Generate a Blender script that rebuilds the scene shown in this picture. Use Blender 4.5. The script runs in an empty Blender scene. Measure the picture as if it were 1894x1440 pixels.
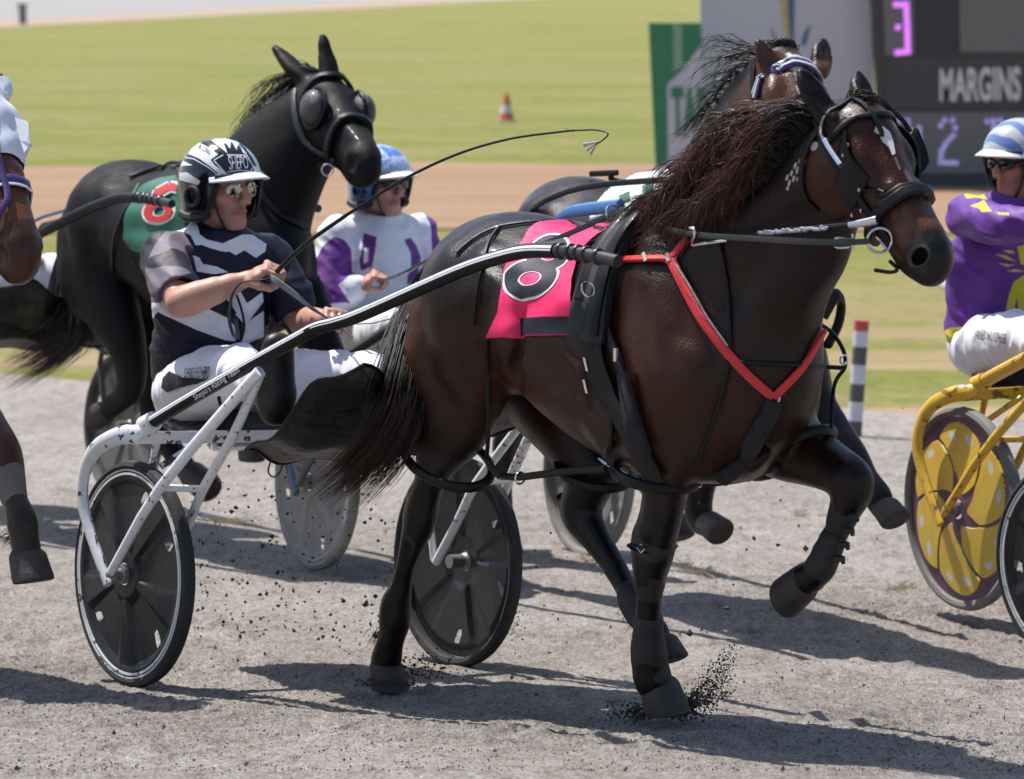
import bpy, bmesh, math, random
import numpy as np
from mathutils import Vector, Matrix
from mathutils.bvhtree import BVHTree
random.seed(7); RNG = np.random.default_rng(7)
SC = bpy.context.scene; COL = SC.collection
# ---------------------------------------------------------------- camera
FPX = 6470.0; PITCH = math.atan(795/FPX); CAMZ = 2.148
cam_d = bpy.data.cameras.new("camera"); cam = bpy.data.objects.new("camera", cam_d); COL.objects.link(cam)
cam.location = (0, 0, CAMZ); cam.rotation_euler = (math.pi/2-PITCH, 0, 0)
cam_d.lens = 36*FPX/1894; cam_d.sensor_width = 36; cam_d.clip_start = .5; cam_d.clip_end = 3000
cam_d.dof.use_dof = True; cam_d.dof.focus_distance = 9.6; cam_d.dof.aperture_fstop = 5.6
SC.camera = cam
# ---------------------------------------------------------------- sky, sun, exposure
SUN_FROM = Vector((-.36, .30, 1)).normalized()
w = bpy.data.worlds.new("World"); SC.world = w; w.use_nodes = True
nt = w.node_tree; bg = nt.nodes["Background"]; sky = nt.nodes.new("ShaderNodeTexSky")
sky.sky_type = 'NISHITA'; sky.sun_disc = False
sky.sun_elevation = math.asin(SUN_FROM.z); sky.sun_rotation = math.atan2(SUN_FROM.x, SUN_FROM.y)
sky.dust_density = 1.5
nt.links.new(sky.outputs[0], bg.inputs[0]); bg.inputs[1].default_value = .12
sd = bpy.data.lights.new("sun", 'SUN'); sd.energy = 4.8; sd.angle = math.radians(.53); sd.color = (1, .96, .9)
so = bpy.data.objects.new("sun", sd); COL.objects.link(so); so.rotation_euler = SUN_FROM.to_track_quat('Z', 'Y').to_euler()
SC.view_settings.view_transform = 'Standard'; SC.view_settings.look = 'None'; SC.view_settings.gamma = 1
SC.view_settings.exposure = .45
SC.cycles.max_bounces = 6; SC.cycles.transparent_max_bounces = 10
# ---------------------------------------------------------------- geometry of the view
CAMP = np.array([0, 0, CAMZ]); FW = np.array([0, math.cos(PITCH), -math.sin(PITCH)]); UP = np.array([0, math.sin(PITCH), math.cos(PITCH)])
TH = math.radians(35.5)
def ray(u, v): return np.array([(u-947)/FPX, 0, 0])+UP*((720-v)/FPX)+FW
def proj(P):
    d = np.asarray(P, float)-CAMP; z = d@FW
    return 947+FPX*d[..., 0]/z, 720-FPX*(d@UP)/z
def at(u, v, y):
    d = ray(u, v); return CAMP+d*(y/d[1])
class Team:
    """a horse and sulky: origin below the middle of the axle, x forward, y to the horse's left, z up"""
    def __init__(s, x, y, z=0, th=TH):
        s.T = np.array([math.sin(th), -math.cos(th), 0]); s.A = np.array([math.cos(th), math.sin(th), 0]); s.Z = np.array([0, 0, 1.])
        s.o = np.array([x, y, z], float); s.E = np.stack([s.T, s.A, s.Z])
    def w(s, p): return s.o+np.asarray(p, float)@s.E
    def l(s, P): return (np.asarray(P, float)-s.o)@s.E.T
    def q(s, u, v, lat=0):      # world point on the plane `lat` metres to the left of the team's middle plane
        d = ray(u, v); t = ((s.o-CAMP)@s.A+lat)/(s.A@d); return CAMP+d*t
    def ql(s, u, v, lat=0): return s.l(s.q(u, v, lat))
def gz(y):                      # banked track: falls away from the camera, then the flat infield
    y = np.asarray(y, float)
    return np.where(y < 7.5, .27+(7.5-y)*.02, np.where(y < 11, -.023-.104*(y-10.32), np.where(y < 21, -.094-.04*(y-11), -.494)))
# ---------------------------------------------------------------- materials
def ramp(nt, fac, stops):
    r = nt.nodes.new("ShaderNodeValToRGB"); nt.links.new(fac, r.inputs[0]); e = r.color_ramp.elements
    while len(e) < len(stops): e.new(.5)
    for i, (p, c) in enumerate(stops): e[i].position = p; e[i].color = (*c, 1) if len(c) == 3 else c
    return r.outputs[0]
def noise(nt, scale, detail=4, vec=None, rough=.55):
    n = nt.nodes.new("ShaderNodeTexNoise"); n.inputs["Scale"].default_value = scale; n.inputs["Detail"].default_value = detail
    n.inputs["Roughness"].default_value = rough
    if vec is not None: nt.links.new(vec, n.inputs["Vector"])
    return n.outputs[0]
def mixc(nt, fac, a, b, mode='MIX'):
    m = nt.nodes.new("ShaderNodeMix"); m.data_type = 'RGBA'; m.blend_type = mode
    for i, x in ((0, fac), (6, a), (7, b)):
        if isinstance(x, (int, float)): m.inputs[i].default_value = x
        elif isinstance(x, tuple): m.inputs[i].default_value = (*x, 1)
        else: nt.links.new(x, m.inputs[i])
    return m.outputs[2]
def objcoord(nt, scale=None):
    t = nt.nodes.new("ShaderNodeTexCoord").outputs["Object"]
    if scale is None: return t
    m = nt.nodes.new("ShaderNodeMapping"); m.inputs["Scale"].default_value = scale; nt.links.new(t, m.inputs[0]); return m.outputs[0]
MATS = {}
def mat(name, col=(.5, .5, .5), rough=.5, metal=0, var=.15, vs=20, bump=0, bs=200, coat=0, sheen=0, dirt=0, dirtcol=(.06, .05, .045), ds=60, vcol=False, spec=.5, aniso=None, alpha=None, emis=None, dust=0):
    if name in MATS: return MATS[name]
    m = bpy.data.materials.new(name); m.use_nodes = True; nt = m.node_tree; b = nt.nodes["Principled BSDF"]; oc = objcoord(nt, aniso)
    base = col
    if vcol:
        a = nt.nodes.new("ShaderNodeAttribute"); a.attribute_name = "Col"; base = a.outputs[0]
    if var:
        n = noise(nt, vs, 5, oc)
        base = mixc(nt, 1.0, base, ramp(nt, n, [(.25, (1-var,)*3), (.75, (1+var*.6,)*3)]), 'MULTIPLY')
    if dust:
        n = noise(nt, 9, 6, oc); base = mixc(nt, ramp(nt, n, [(.3, (dust*.6,)*3), (.7, (min(1, dust*1.3),)*3)]), base, (.30, .28, .26))
    if dirt:
        n = noise(nt, ds, 3, oc); n2 = noise(nt, ds*.12, 2, oc)
        mm = nt.nodes.new("ShaderNodeMath"); mm.operation = 'MULTIPLY_ADD'; nt.links.new(n2, mm.inputs[0]); mm.inputs[1].default_value = .5; nt.links.new(n, mm.inputs[2])
        base = mixc(nt, ramp(nt, mm.outputs[0], [(.93-dirt*.3, (0, 0, 0)), (.96-dirt*.3, (1, 1, 1))]), base, dirtcol)
    if isinstance(base, tuple): b.inputs["Base Color"].default_value = (*base, 1)
    else: nt.links.new(base, b.inputs["Base Color"])
    n = noise(nt, vs*2, 3, oc)
    nt.links.new(ramp(nt, n, [(.3, (max(.02, rough*.8),)*3), (.7, (min(1, rough*1.2),)*3)]), b.inputs["Roughness"])
    b.inputs["Metallic"].default_value = metal; b.inputs["Specular IOR Level"].default_value = spec
    if coat: b.inputs["Coat Weight"].default_value = coat; b.inputs["Coat Roughness"].default_value = .12
    if sheen: b.inputs["Sheen Weight"].default_value = sheen; b.inputs["Sheen Roughness"].default_value = .4
    if alpha is not None: b.inputs["Alpha"].default_value = alpha
    if emis: b.inputs["Emission Color"].default_value = (*emis[0], 1); b.inputs["Emission Strength"].default_value = emis[1]
    if bump:
        bp = nt.nodes.new("ShaderNodeBump"); bp.inputs["Strength"].default_value = min(1, bump); bp.inputs["Distance"].default_value = .004
        nt.links.new(noise(nt, bs, 4, oc), bp.inputs["Height"]); nt.links.new(bp.outputs[0], b.inputs["Normal"])
    MATS[name] = m; return m
# ---------------------------------------------------------------- object bookkeeping
def tag(o, label=None, cat=None, group=None, kind=None):
    for k, x in (('label', label), ('category', cat), ('group', group), ('kind', kind)):
        if x: o[k] = x
    return o
def empty(name, loc, label, cat, group=None):
    o = bpy.data.objects.new(name, None); COL.objects.link(o); o.location = Vector(loc); o.empty_display_size = .2
    bpy.context.view_layer.update(); return tag(o, label, cat, group)
def worldpos(o):
    v = Vector((0, 0, 0))
    while o is not None: v += o.location; o = o.parent
    return v
def link(name, V, Fs, m, parent=None, smooth=True, cols=None, midx=None):
    me = bpy.data.meshes.new(name); V = np.asarray(V, float)
    if parent is not None: V = V-np.array(worldpos(parent))
    else: V = V
    me.from_pydata(V.tolist() if len(V) < 5000 else list(map(tuple, V)), [], Fs if isinstance(Fs, list) else Fs.tolist())
    for x in (m if isinstance(m, (list, tuple)) else [m]): me.materials.append(x)
    if smooth: me.polygons.foreach_set("use_smooth", [True]*len(me.polygons))
    if midx is not None: me.polygons.foreach_set("material_index", [int(i) for i in midx])
    if cols is not None:
        ca = me.color_attributes.new("Col", 'FLOAT_COLOR', 'POINT'); c4 = np.ones((len(V), 4)); c4[:, :3] = cols; ca.data.foreach_set("color", c4.ravel())
    me.update(); o = bpy.data.objects.new(name, me); COL.objects.link(o)
    if parent is not None: o.parent = parent
    return o
class MB:
    """collects verts and faces of ONE object; several material slots allowed"""
    def __init__(s): s.V = []; s.F = []; s.M = []
    def add(s, V, F, mi=0):
        n = len(s.V); s.V += [tuple(map(float, p)) for p in V]; s.F += [tuple(i+n for i in f) for f in F]; s.M += [mi]*len(F); return s
    def tube(s, P, r, seg=10, mi=0, flat=None, side=None, closed=False, res=0, cap=True):
        """swept tube; r scalar or list; flat=(a,b) gives half sizes across `side` and across the other way"""
        P = [np.asarray(p, float) for p in P]; n0 = len(P)
        R = list(r) if hasattr(r, '__len__') else [r]*n0
        if res: P, R = crom(P, R, res, closed)
        n = len(P); rings = []
        for i in range(n):
            t = P[(i+1) % n]-P[i-1] if closed else P[min(i+1, n-1)]-P[max(i-1, 0)]
            t = t/(np.linalg.norm(t)+1e-9)
            if side is not None: sd_ = np.asarray(side, float)
            elif i == 0: sd_ = np.array([0, 0, 1.]) if abs(t[2]) < .9 else np.array([1., 0, 0])
            else: sd_ = prev
            a = sd_-t*(sd_@t); a /= np.linalg.norm(a)+1e-9; b = np.cross(t, a); prev = a
            fa, fb = (flat if flat else (1, 1))
            rings.append([P[i]+R[i]*(a*math.cos(x)*fa+b*math.sin(x)*fb) for x in np.linspace(0, 2*math.pi, seg, endpoint=False)])
        V = [p for rg in rings for p in rg]; F = []
        m = n if closed else n-1
        for i in range(m):
            for j in range(seg):
                a_, b_ = i*seg+j, i*seg+(j+1) % seg; c_, d_ = ((i+1) % n)*seg+(j+1) % seg, ((i+1) % n)*seg+j
                F.append((a_, b_, c_, d_))
        if cap and not closed: F.append(tuple(range(seg))[::-1]); F.append(tuple((n-1)*seg+j for j in range(seg)))
        return s.add(V, F, mi)
    def box(s, c, ax, ay, az, mi=0):
        c, ax, ay, az = [np.asarray(x, float) for x in (c, ax, ay, az)]
        V = [c+i*ax+j*ay+k*az for k in (-1, 1) for j in (-1, 1) for i in (-1, 1)]
        return s.add(V, [(0, 2, 3, 1), (4, 5, 7, 6), (0, 1, 5, 4), (2, 6, 7, 3), (0, 4, 6, 2), (1, 3, 7, 5)], mi)
    def ball(s, c, r, E=None, seg=14, mi=0):
        c = np.asarray(c, float); r = np.ones(3)*np.asarray(r, float); E = np.eye(3) if E is None else E; V = []; F = []
        rg = seg//2
        for i in range(rg+1):
            ph = math.pi*i/rg
            for j in range(seg):
                th = 2*math.pi*j/seg; V.append(c+(np.array([math.sin(ph)*math.cos(th), math.sin(ph)*math.sin(th), math.cos(ph)])*r)@E)
        for i in range(rg):
            for j in range(seg): F.append((i*seg+j, (i+1)*seg+j, (i+1)*seg+(j+1) % seg, i*seg+(j+1) % seg))
        return s.add(V, F, mi)
    def torus(s, c, n, R, r, seg=32, mi=0, flat=None):
        c = np.asarray(c, float); n = np.asarray(n, float)/np.linalg.norm(n); a = np.cross(n, [0, 0, 1.]) if abs(n[2]) < .9 else np.cross(n, [1., 0, 0]); a /= np.linalg.norm(a); b = np.cross(n, a)
        return s.tube([c+R*(a*math.cos(x)+b*math.sin(x)) for x in np.linspace(0, 2*math.pi, seg, endpoint=False)], r, 8, mi, flat, n, True)
    def band(s, P, N, wd, th=.003, mi=0, res=0):
        """flat strap along P lying on a surface with normals N"""
        P = [np.asarray(p, float) for p in P]; N = [np.asarray(p, float) for p in N]; W = list(wd) if hasattr(wd, '__len__') else [wd]*len(P)
        n = len(P); V = []; F = []
        for i in range(n):
            t = P[min(i+1, n-1)]-P[max(i-1, 0)]; t /= np.linalg.norm(t)+1e-9; nn = N[i]-t*(N[i]@t); nn /= np.linalg.norm(nn)+1e-9
            b = np.cross(t, nn); h = W[i]/2
            V += [P[i]-b*h, P[i]-b*h+nn*th, P[i]-b*h*.6+nn*th*1.5, P[i]+b*h*.6+nn*th*1.5, P[i]+b*h+nn*th, P[i]+b*h]
        for i in range(n-1):
            for j in range(6): F.append((i*6+j, i*6+(j+1) % 6, (i+1)*6+(j+1) % 6, (i+1)*6+j))
        F.append(tuple(range(6))[::-1]); F.append(tuple((n-1)*6+j for j in range(6)))
        return s.add(V, F, mi)
    def build(s, name, m, parent=None, smooth=True, sharp=None):
        o = link(name, s.V, s.F, m, parent, smooth, midx=s.M)
        if smooth and sharp is None: autosmooth(o)
        return o
def autosmooth(o, ang=38):
    me = o.data; bm = bmesh.new(); bm.from_mesh(me); bm.normal_update()
    bmesh.ops.recalc_face_normals(bm, faces=bm.faces[:])
    for e in bm.edges: e.smooth = not (len(e.link_faces) != 2 or e.calc_face_angle(0) > math.radians(ang))
    bm.to_mesh(me); bm.free()
def crom(P, R, res, closed=False):
    n = len(P); out = []; ro = []
    rng = range(n if closed else n-1)
    for i in rng:
        p0 = P[i-1] if (closed or i > 0) else P[0]*2-P[1]; p1 = P[i]; p2 = P[(i+1) % n]
        p3 = P[(i+2) % n] if (closed or i+2 < n) else P[-1]*2-P[-2]
        for k in range(res):
            t = k/res; out.append(.5*((2*p1)+(-p0+p2)*t+(2*p0-5*p1+4*p2-p3)*t*t+(-p0+3*p1-3*p2+p3)*t**3))
            ro.append(R[i]*(1-t)+R[(i+1) % n]*t)
    if not closed: out.append(P[-1]); ro.append(R[-1])
    return out, ro
def sm(a):      # smooth a list of tuples of numbers along a path
    A_ = [np.asarray(x, float) for x in a]; return crom(A_, [0]*len(A_), 4)[0]
# ---------------------------------------------------------------- implicit surfaces (bodies grown as one continuous skin)
class Sdf:
    def __init__(s, team, lo, hi, h):
        s.tm = team; s.lo = np.array(lo, float); s.h = h; s.n = np.ceil((np.array(hi)-s.lo)/h).astype(int)+1
        s.D = np.full(s.n, 1., np.float32); s.ax = [(s.lo[i]+np.arange(s.n[i])*h).astype(np.float32) for i in range(3)]
    def _box(s, c0, c1):
        i0 = np.clip(np.floor((c0-s.lo)/s.h).astype(int), 0, s.n-1); i1 = np.clip(np.ceil((c1-s.lo)/s.h).astype(int)+1, 1, s.n)
        sl = tuple(slice(a, max(b, a+1)) for a, b in zip(i0, i1))
        return sl, s.ax[0][sl[0]][:, None, None], s.ax[1][sl[1]][None, :, None], s.ax[2][sl[2]][None, None, :]
    def cone(s, a, b, ra, rb, k=.02, lat=(0, 1, 0), op=1, wv=None):
        """tapered limb a->b with elliptic section: r=(half width along lat, half width across)"""
        a = np.asarray(a, float); b = np.asarray(b, float); ra = ra if hasattr(ra, '__len__') else (ra, ra); rb = rb if hasattr(rb, '__len__') else (rb, rb)
        m = max(max(ra), max(rb))+k*1.5+s.h*2
        sl, X, Y, Z = s._box(np.minimum(a, b)-m, np.maximum(a, b)+m)
        if min(s.D[sl].shape) < 2: return s
        d = (b-a); L2 = float(d@d)+1e-9
        x, y, z = X-a[0], Y-a[1], Z-a[2]
        t = np.clip((x*d[0]+y*d[1]+z*d[2])/L2, 0, 1)
        x = x-t*d[0]; y = y-t*d[1]; z = z-t*d[2]
        l = np.asarray(lat, float); l = l/np.linalg.norm(l); pl = x*l[0]+y*l[1]+z*l[2]
        q2 = x*x+y*y+z*z-pl*pl
        r1 = ra[0]+(rb[0]-ra[0])*t; r2 = ra[1]+(rb[1]-ra[1])*t
        g = np.sqrt(np.maximum((pl/r1)**2+q2/(r2*r2), 1e-12)); gr = np.sqrt(pl*pl/r1**4+q2/r2**4)+1e-9
        dist = g*(g-1)/gr
        dist = np.where(g < .3, -np.minimum(r1, r2)*(1-g), dist)
        D = s.D[sl]
        if op == 1: hh = np.clip(.5+.5*(D-dist)/k, 0, 1); s.D[sl] = D+(dist-D)*hh-k*hh*(1-hh)
        else: dist = -dist; hh = np.clip(.5-.5*(D-dist)/k, 0, 1); s.D[sl] = D+(dist-D)*hh+k*hh*(1-hh)
        return s
    def path(s, pts, k=.03, lat=(0, 1, 0), sub=3):
        """pts: (x,y,z,l,m)"""
        Q = [np.asarray(p, float) for p in pts]
        if sub > 1 and len(Q) > 2: Q = crom(Q, [0]*len(Q), sub)[0]
        for p, q in zip(Q[:-1], Q[1:]): s.cone(p[:3], q[:3], (p[3], p[4]), (q[3], q[4]), k, lat)
        return s
    def ell(s, c, r, k=.03, op=1, lat=(0, 1, 0), ax=None):
        c = np.asarray(c, float)
        if ax is None: return s.cone(c, c+1e-4, r, r, k, lat, op)
        ax = np.asarray(ax, float); return s.cone(c-ax, c+ax, r, r, k, lat, op)
    def disp(s, fn):
        sel = np.abs(s.D) < s.h*4; i = np.nonzero(sel); P = np.stack([s.ax[0][i[0]], s.ax[1][i[1]], s.ax[2][i[2]]], 1); s.D[sel] -= fn(P).astype(np.float32); return s
    def mesh(s, smooth=1):
        D = s.D; ins = D < 0; h = s.h
        c = np.zeros(np.array(D.shape)-1, np.int8)
        for i in (0, 1):
            for j in (0, 1):
                for k in (0, 1): c += ins[i:D.shape[0]-1+i, j:D.shape[1]-1+j, k:D.shape[2]-1+k]
        I = np.argwhere((c > 0) & (c < 8)); acc = np.zeros((len(I), 3)); cnt = np.zeros(len(I))
        off = [(i, j, k) for i in (0, 1) for j in (0, 1) for k in (0, 1)]
        for a in off:
            for b in off:
                if sum(b)-sum(a) == 1 and sum(abs(p-q) for p, q in zip(a, b)) == 1:
                    da = D[I[:, 0]+a[0], I[:, 1]+a[1], I[:, 2]+a[2]]; db = D[I[:, 0]+b[0], I[:, 1]+b[1], I[:, 2]+b[2]]
                    m = (da < 0) != (db < 0); t = np.where(m, da/(da-db+1e-12), 0)
                    acc += m[:, None]*(np.array(a)+t[:, None]*(np.array(b)-np.array(a))); cnt += m
        V = s.lo+(I+acc/cnt[:, None])*h
        idx = -np.ones(c.shape, int); idx[I[:, 0], I[:, 1], I[:, 2]] = np.arange(len(I)); F = []
        for ax in range(3):
            o = [0, 0, 0]; o[ax] = 1; n = D.shape
            e = ins[:n[0]-o[0], :n[1]-o[1], :n[2]-o[2]] != ins[o[0]:, o[1]:, o[2]:]
            J = np.argwhere(e); b1, b2 = [(1, 2), (2, 0), (0, 1)][ax]
            J = J[(J[:, b1] > 0) & (J[:, b2] > 0) & (J[:, b1] < c.shape[b1]) & (J[:, b2] < c.shape[b2])]
            def g(d1, d2):
                K = J.copy(); K[:, b1] += d1; K[:, b2] += d2; return idx[K[:, 0], K[:, 1], K[:, 2]]
            q = np.stack([g(-1, -1), g(0, -1), g(0, 0), g(-1, 0)], 1); q = q[(q >= 0).all(1)]; J2 = J
            fl = ~ins[J2[:, 0], J2[:, 1], J2[:, 2]]
            if len(fl) == len(q): q[fl] = q[fl][:, ::-1]
            F.append(q)
        F = np.concatenate(F)
        for _ in range(smooth):
            A_ = np.zeros_like(V); n_ = np.zeros(len(V))
            for a in range(4):
                p, q = F[:, a], F[:, (a+1) % 4]; np.add.at(A_, p, V[q]); np.add.at(n_, p, 1)
            V = V*.5+.5*A_/np.maximum(n_, 1)[:, None]
        s.V = V; s.F = F; return s.tm.w(V), F
    def subdiv(s):
        V, F = s.V, s.F; n = len(V); e = np.sort(np.stack([F, np.roll(F, -1, 1)], 2).reshape(-1, 2), 1); u, inv = np.unique(e, axis=0, return_inverse=True); inv = inv.reshape(-1, 4); m = (V[u[:, 0]]+V[u[:, 1]])/2; c = V[F].mean(1)
        E = n+inv; C = n+len(u)+np.arange(len(F)); s.V = np.concatenate([V, m, c]); s.F = np.concatenate([np.stack([F[:, k], E[:, k], C, E[:, k-1]], 1) for k in range(4)]); return s.tm.w(s.V), s.F
def vnoise(P, f, seed=0):       # cheap smooth noise from summed sines, about -1..1
    r = np.random.default_rng(seed); o = 0
    for i in range(6):
        d = r.normal(size=3); d /= np.linalg.norm(d); o = o+np.sin(P@d*f*(1+.35*i)+r.uniform(0, 6.3))/(1+.25*i)
    return o/3.2
def inpoly(u, v, poly):
    r = np.zeros(np.shape(u), bool); n = len(poly)
    for i in range(n):
        x1, y1 = poly[i]; x2, y2 = poly[i-1]
        r ^= ((y1 > v) != (y2 > v)) & (u < (x2-x1)*(v-y1)/(y2-y1+1e-9)+x1)
    return r
class Surf:
    """casts rays on finished skins so that straps, cloths and prints lie on them"""
    def __init__(s, parts):
        V = []; F = []
        for v, f in parts: n = len(V); V += list(map(tuple, np.asarray(v).tolist())); F += [tuple(int(i)+n for i in q) for q in (f.tolist() if hasattr(f, 'tolist') else f)]
        s.b = BVHTree.FromPolygons(V, F)
    def hit(s, u, v, off=0.):
        d = Vector(ray(u, v)); d.normalize(); r = s.b.ray_cast(Vector(CAMP), d)
        if r[0] is None: return None
        n = r[1]; n = n if n.dot(d) < 0 else -n
        return np.array(r[0]+n*off), np.array(n)
    def near(s, p, off=0.):
        r = s.b.find_nearest(Vector(p)); n = r[1]; return np.array(r[0]+n*off), np.array(n)
    def strap(s, mb, px, wd, off=.004, th=.004, mi=0, step=9, raw=None):
        """strap along picture polyline px, lying on the skin; wd metres"""
        P = []; N = []; Wd = []
        pts = crom([np.array(p[:2], float) for p in px], [0]*len(px), 6)[0]
        L = 0; last = None; wl = wd if hasattr(wd, '__len__') else (wd, wd)
        for i, p in enumerate(pts):
            if last is not None and np.linalg.norm(p-last) < step and i < len(pts)-1: continue
            h = s.hit(p[0], p[1], off)
            if h is None: continue
            last = p; P.append(h[0]); N.append(h[1]); Wd.append(wl[0]+(wl[1]-wl[0])*i/(len(pts)-1))
        if len(P) < 2: return P
        A_ = np.array(P); B = np.array(N)
        for _ in range(2):
            A_[1:-1] = A_[1:-1]*.5+.25*(A_[:-2]+A_[2:]); B[1:-1] = B[1:-1]*.5+.25*(B[:-2]+B[2:])
        mb.band(A_, B, Wd, th, mi); return A_
    def patch(s, mb, polys, off=.003, mi=0, step=6, offn=None, warp=None):
        """flat outlines in the picture, gridded and laid on the skin"""
        for poly in polys:
            V2, F2 = grid_poly(poly, step); V = []; ok = []
            for (a, b) in V2:
                h = s.hit(*(warp(a, b) if warp else (a, b)), off)
                if h is None: V.append((0, 0, 0)); ok.append(False)
                else:
                    p = h[0]
                    if offn is not None: p = p+h[1]*offn(a, b)
                    V.append(p); ok.append(True)
            mb.add(V, [f for f in F2 if all(ok[i] for i in f)], mi)
def grid_poly(poly, step):
    """triangulated outline cut by a grid: returns 2D verts and faces"""
    bm = bmesh.new(); vs = [bm.verts.new((x, y, 0)) for x, y in poly]; f = bm.faces.new(vs)
    xs = [p[0] for p in poly]; ys = [p[1] for p in poly]
    for ax, lo, hi in ((0, min(xs), max(xs)), (1, min(ys), max(ys))):
        x = lo+step
        while x < hi:
            no = [0, 0, 0]; co = [0, 0, 0]; no[ax] = 1; co[ax] = x
            bmesh.ops.bisect_plane(bm, geom=bm.verts[:]+bm.edges[:]+bm.faces[:], plane_co=co, plane_no=no); x += step
    bmesh.ops.triangulate(bm, faces=[f for f in bm.faces if len(f.verts) > 4])
    bm.verts.index_update(); V = [(v.co.x, v.co.y) for v in bm.verts]; F = [tuple(v.index for v in f.verts) for f in bm.faces]; bm.free(); return V, F
_fc = {}
def text2d(s, bold=0., font=None):
    """letters as 2D triangles, height normalised so a capital is 1 high, x from 0 to width"""
    cu = bpy.data.curves.new("t", 'FONT'); cu.body = s; cu.offset = bold; o = bpy.data.objects.new("t", cu); COL.objects.link(o)
    bpy.context.view_layer.update(); me = o.to_mesh(); V = np.array([v.co[:2] for v in me.vertices]); F = [tuple(p.vertices) for p in me.polygons]
    o.to_mesh_clear(); bpy.data.objects.remove(o); bpy.data.curves.remove(cu)
    V = V-V.min(0); hgt = V[:, 1].max(); return V/hgt, F, V[:, 0].max()/hgt
# ---------------------------------------------------------------- ground
def sheet(name, edges_y0, edges_y1, xs, m, dz=0., ny=40, pw=1.):
    V = []; F = []; nx = len(xs)
    for j in range(ny+1):
        for i, x in enumerate(xs):
            ya, yb = edges_y0(x), edges_y1(x); t = (j/ny)**pw; y = ya+(yb-ya)*t; V.append((x, y, float(gz(y))+dz))
    for j in range(ny):
        for i in range(nx-1): a = j*nx+i; F.append((a, a+1, a+nx+1, a+nx))
    return tag(link(name, V, F, m, smooth=True), kind='structure')
def m_track():
    m = bpy.data.materials.new("track_gravel"); m.use_nodes = True; nt = m.node_tree; b = nt.nodes["Principled BSDF"]; oc = objcoord(nt)
    oc2 = objcoord(nt, (1, .45, 1))
    c = ramp(nt, noise(nt, 120, 4, objcoord(nt, (1, .4, 1)), .75), [(.27, (.17, .15, .13)), (.42, (.37, .342, .313)), (.56, (.485, .455, .425)), (.74, (.68, .65, .62))])
    c = mixc(nt, 1., c, ramp(nt, noise(nt, 52, 3, objcoord(nt, (1, .42, 1)), .7), [(.30, (.70, .68, .66)), (.46, (.98, .98, .98)), (.68, (1.18, 1.18, 1.18))]), 'MULTIPLY')
    c = mixc(nt, 1., c, ramp(nt, noise(nt, 1.7, 6, oc2, .6), [(.3, (.80, .78, .77)), (.62, (1.04, 1.04, 1.05))]), 'MULTIPLY')
    c = mixc(nt, 1., c, ramp(nt, noise(nt, 14, 6, oc2, .75), [(.30, (.55, .50, .46)), (.47, (.93, .90, .88)), (.70, (1.14, 1.13, 1.12))]), 'MULTIPLY')
    c = mixc(nt, ramp(nt, noise(nt, 55, 4, objcoord(nt, (1, .5, 1)), .8), [(.60, (0, 0, 0)), (.68, (.8,)*3)]), c, (.19, .16, .14))
    # dusty verge side: a little bluer and flatter further out
    nt.links.new(c, b.inputs["Base Color"]); b.inputs["Roughness"].default_value = .95; b.inputs["Specular IOR Level"].default_value = .15
    bp = nt.nodes.new("ShaderNodeBump"); bp.inputs["Strength"].default_value = 1; bp.inputs["Distance"].default_value = .018
    nt.links.new(noise(nt, 95, 6, oc, .8), bp.inputs["Height"])
    bp2 = nt.nodes.new("ShaderNodeBump"); bp2.inputs["Strength"].default_value = .8; bp2.inputs["Distance"].default_value = .05
    nt.links.new(noise(nt, 9, 5, oc2, .6), bp2.inputs["Height"]); nt.links.new(bp.outputs[0], bp2.inputs["Normal"]); nt.links.new(bp2.outputs[0], b.inputs["Normal"]); return m
def m_grass():
    m = bpy.data.materials.new("mown_grass"); m.use_nodes = True; nt = m.node_tree; b = nt.nodes["Principled BSDF"]; oc = objcoord(nt)
    st = objcoord(nt, (.35, 1, 1))
    c = ramp(nt, noise(nt, .55, 6, st, .6), [(.30, (.160, .185, .042)), (.44, (.195, .208, .055)), (.56, (.245, .228, .088)), (.70, (.172, .205, .044))])
    c = mixc(nt, ramp(nt, noise(nt, .22, 5, st, .55), [(.5, (0, 0, 0)), (.68, (.8,)*3)]), c, (.26, .225, .10))
    c = mixc(nt, 1., c, ramp(nt, noise(nt, 5, 6, oc, .85), [(.32, (.62, .66, .6)), (.68, (1.25, 1.2, 1.2))]), 'MULTIPLY')
    # worn reddish earth patches near the track
    g = nt.nodes.new("ShaderNodeSeparateXYZ"); nt.links.new(oc, g.inputs[0])
    mr = nt.nodes.new("ShaderNodeMapRange"); nt.links.new(g.outputs[1], mr.inputs[0]); mr.inputs[1].default_value = 30; mr.inputs[2].default_value = 21
    mm = nt.nodes.new("ShaderNodeMath"); mm.operation = 'MULTIPLY'; nt.links.new(mr.outputs[0], mm.inputs[0]); nt.links.new(ramp(nt, noise(nt, .8, 5, st, .65), [(.44, (0, 0, 0)), (.56, (.85,)*3)]), mm.inputs[1])
    c = mixc(nt, mm.outputs[0], c, (.40, .27, .19))
    nt.links.new(c, b.inputs["Base Color"]); b.inputs["Roughness"].default_value = .9; b.inputs["Specular IOR Level"].default_value = .1
    bp = nt.nodes.new("ShaderNodeBump"); bp.inputs["Strength"].default_value = .7; bp.inputs["Distance"].default_value = .03
    nt.links.new(noise(nt, 40, 4, oc, .8), bp.inputs["Height"]); nt.links.new(bp.outputs[0], b.inputs["Normal"]); return m
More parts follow.
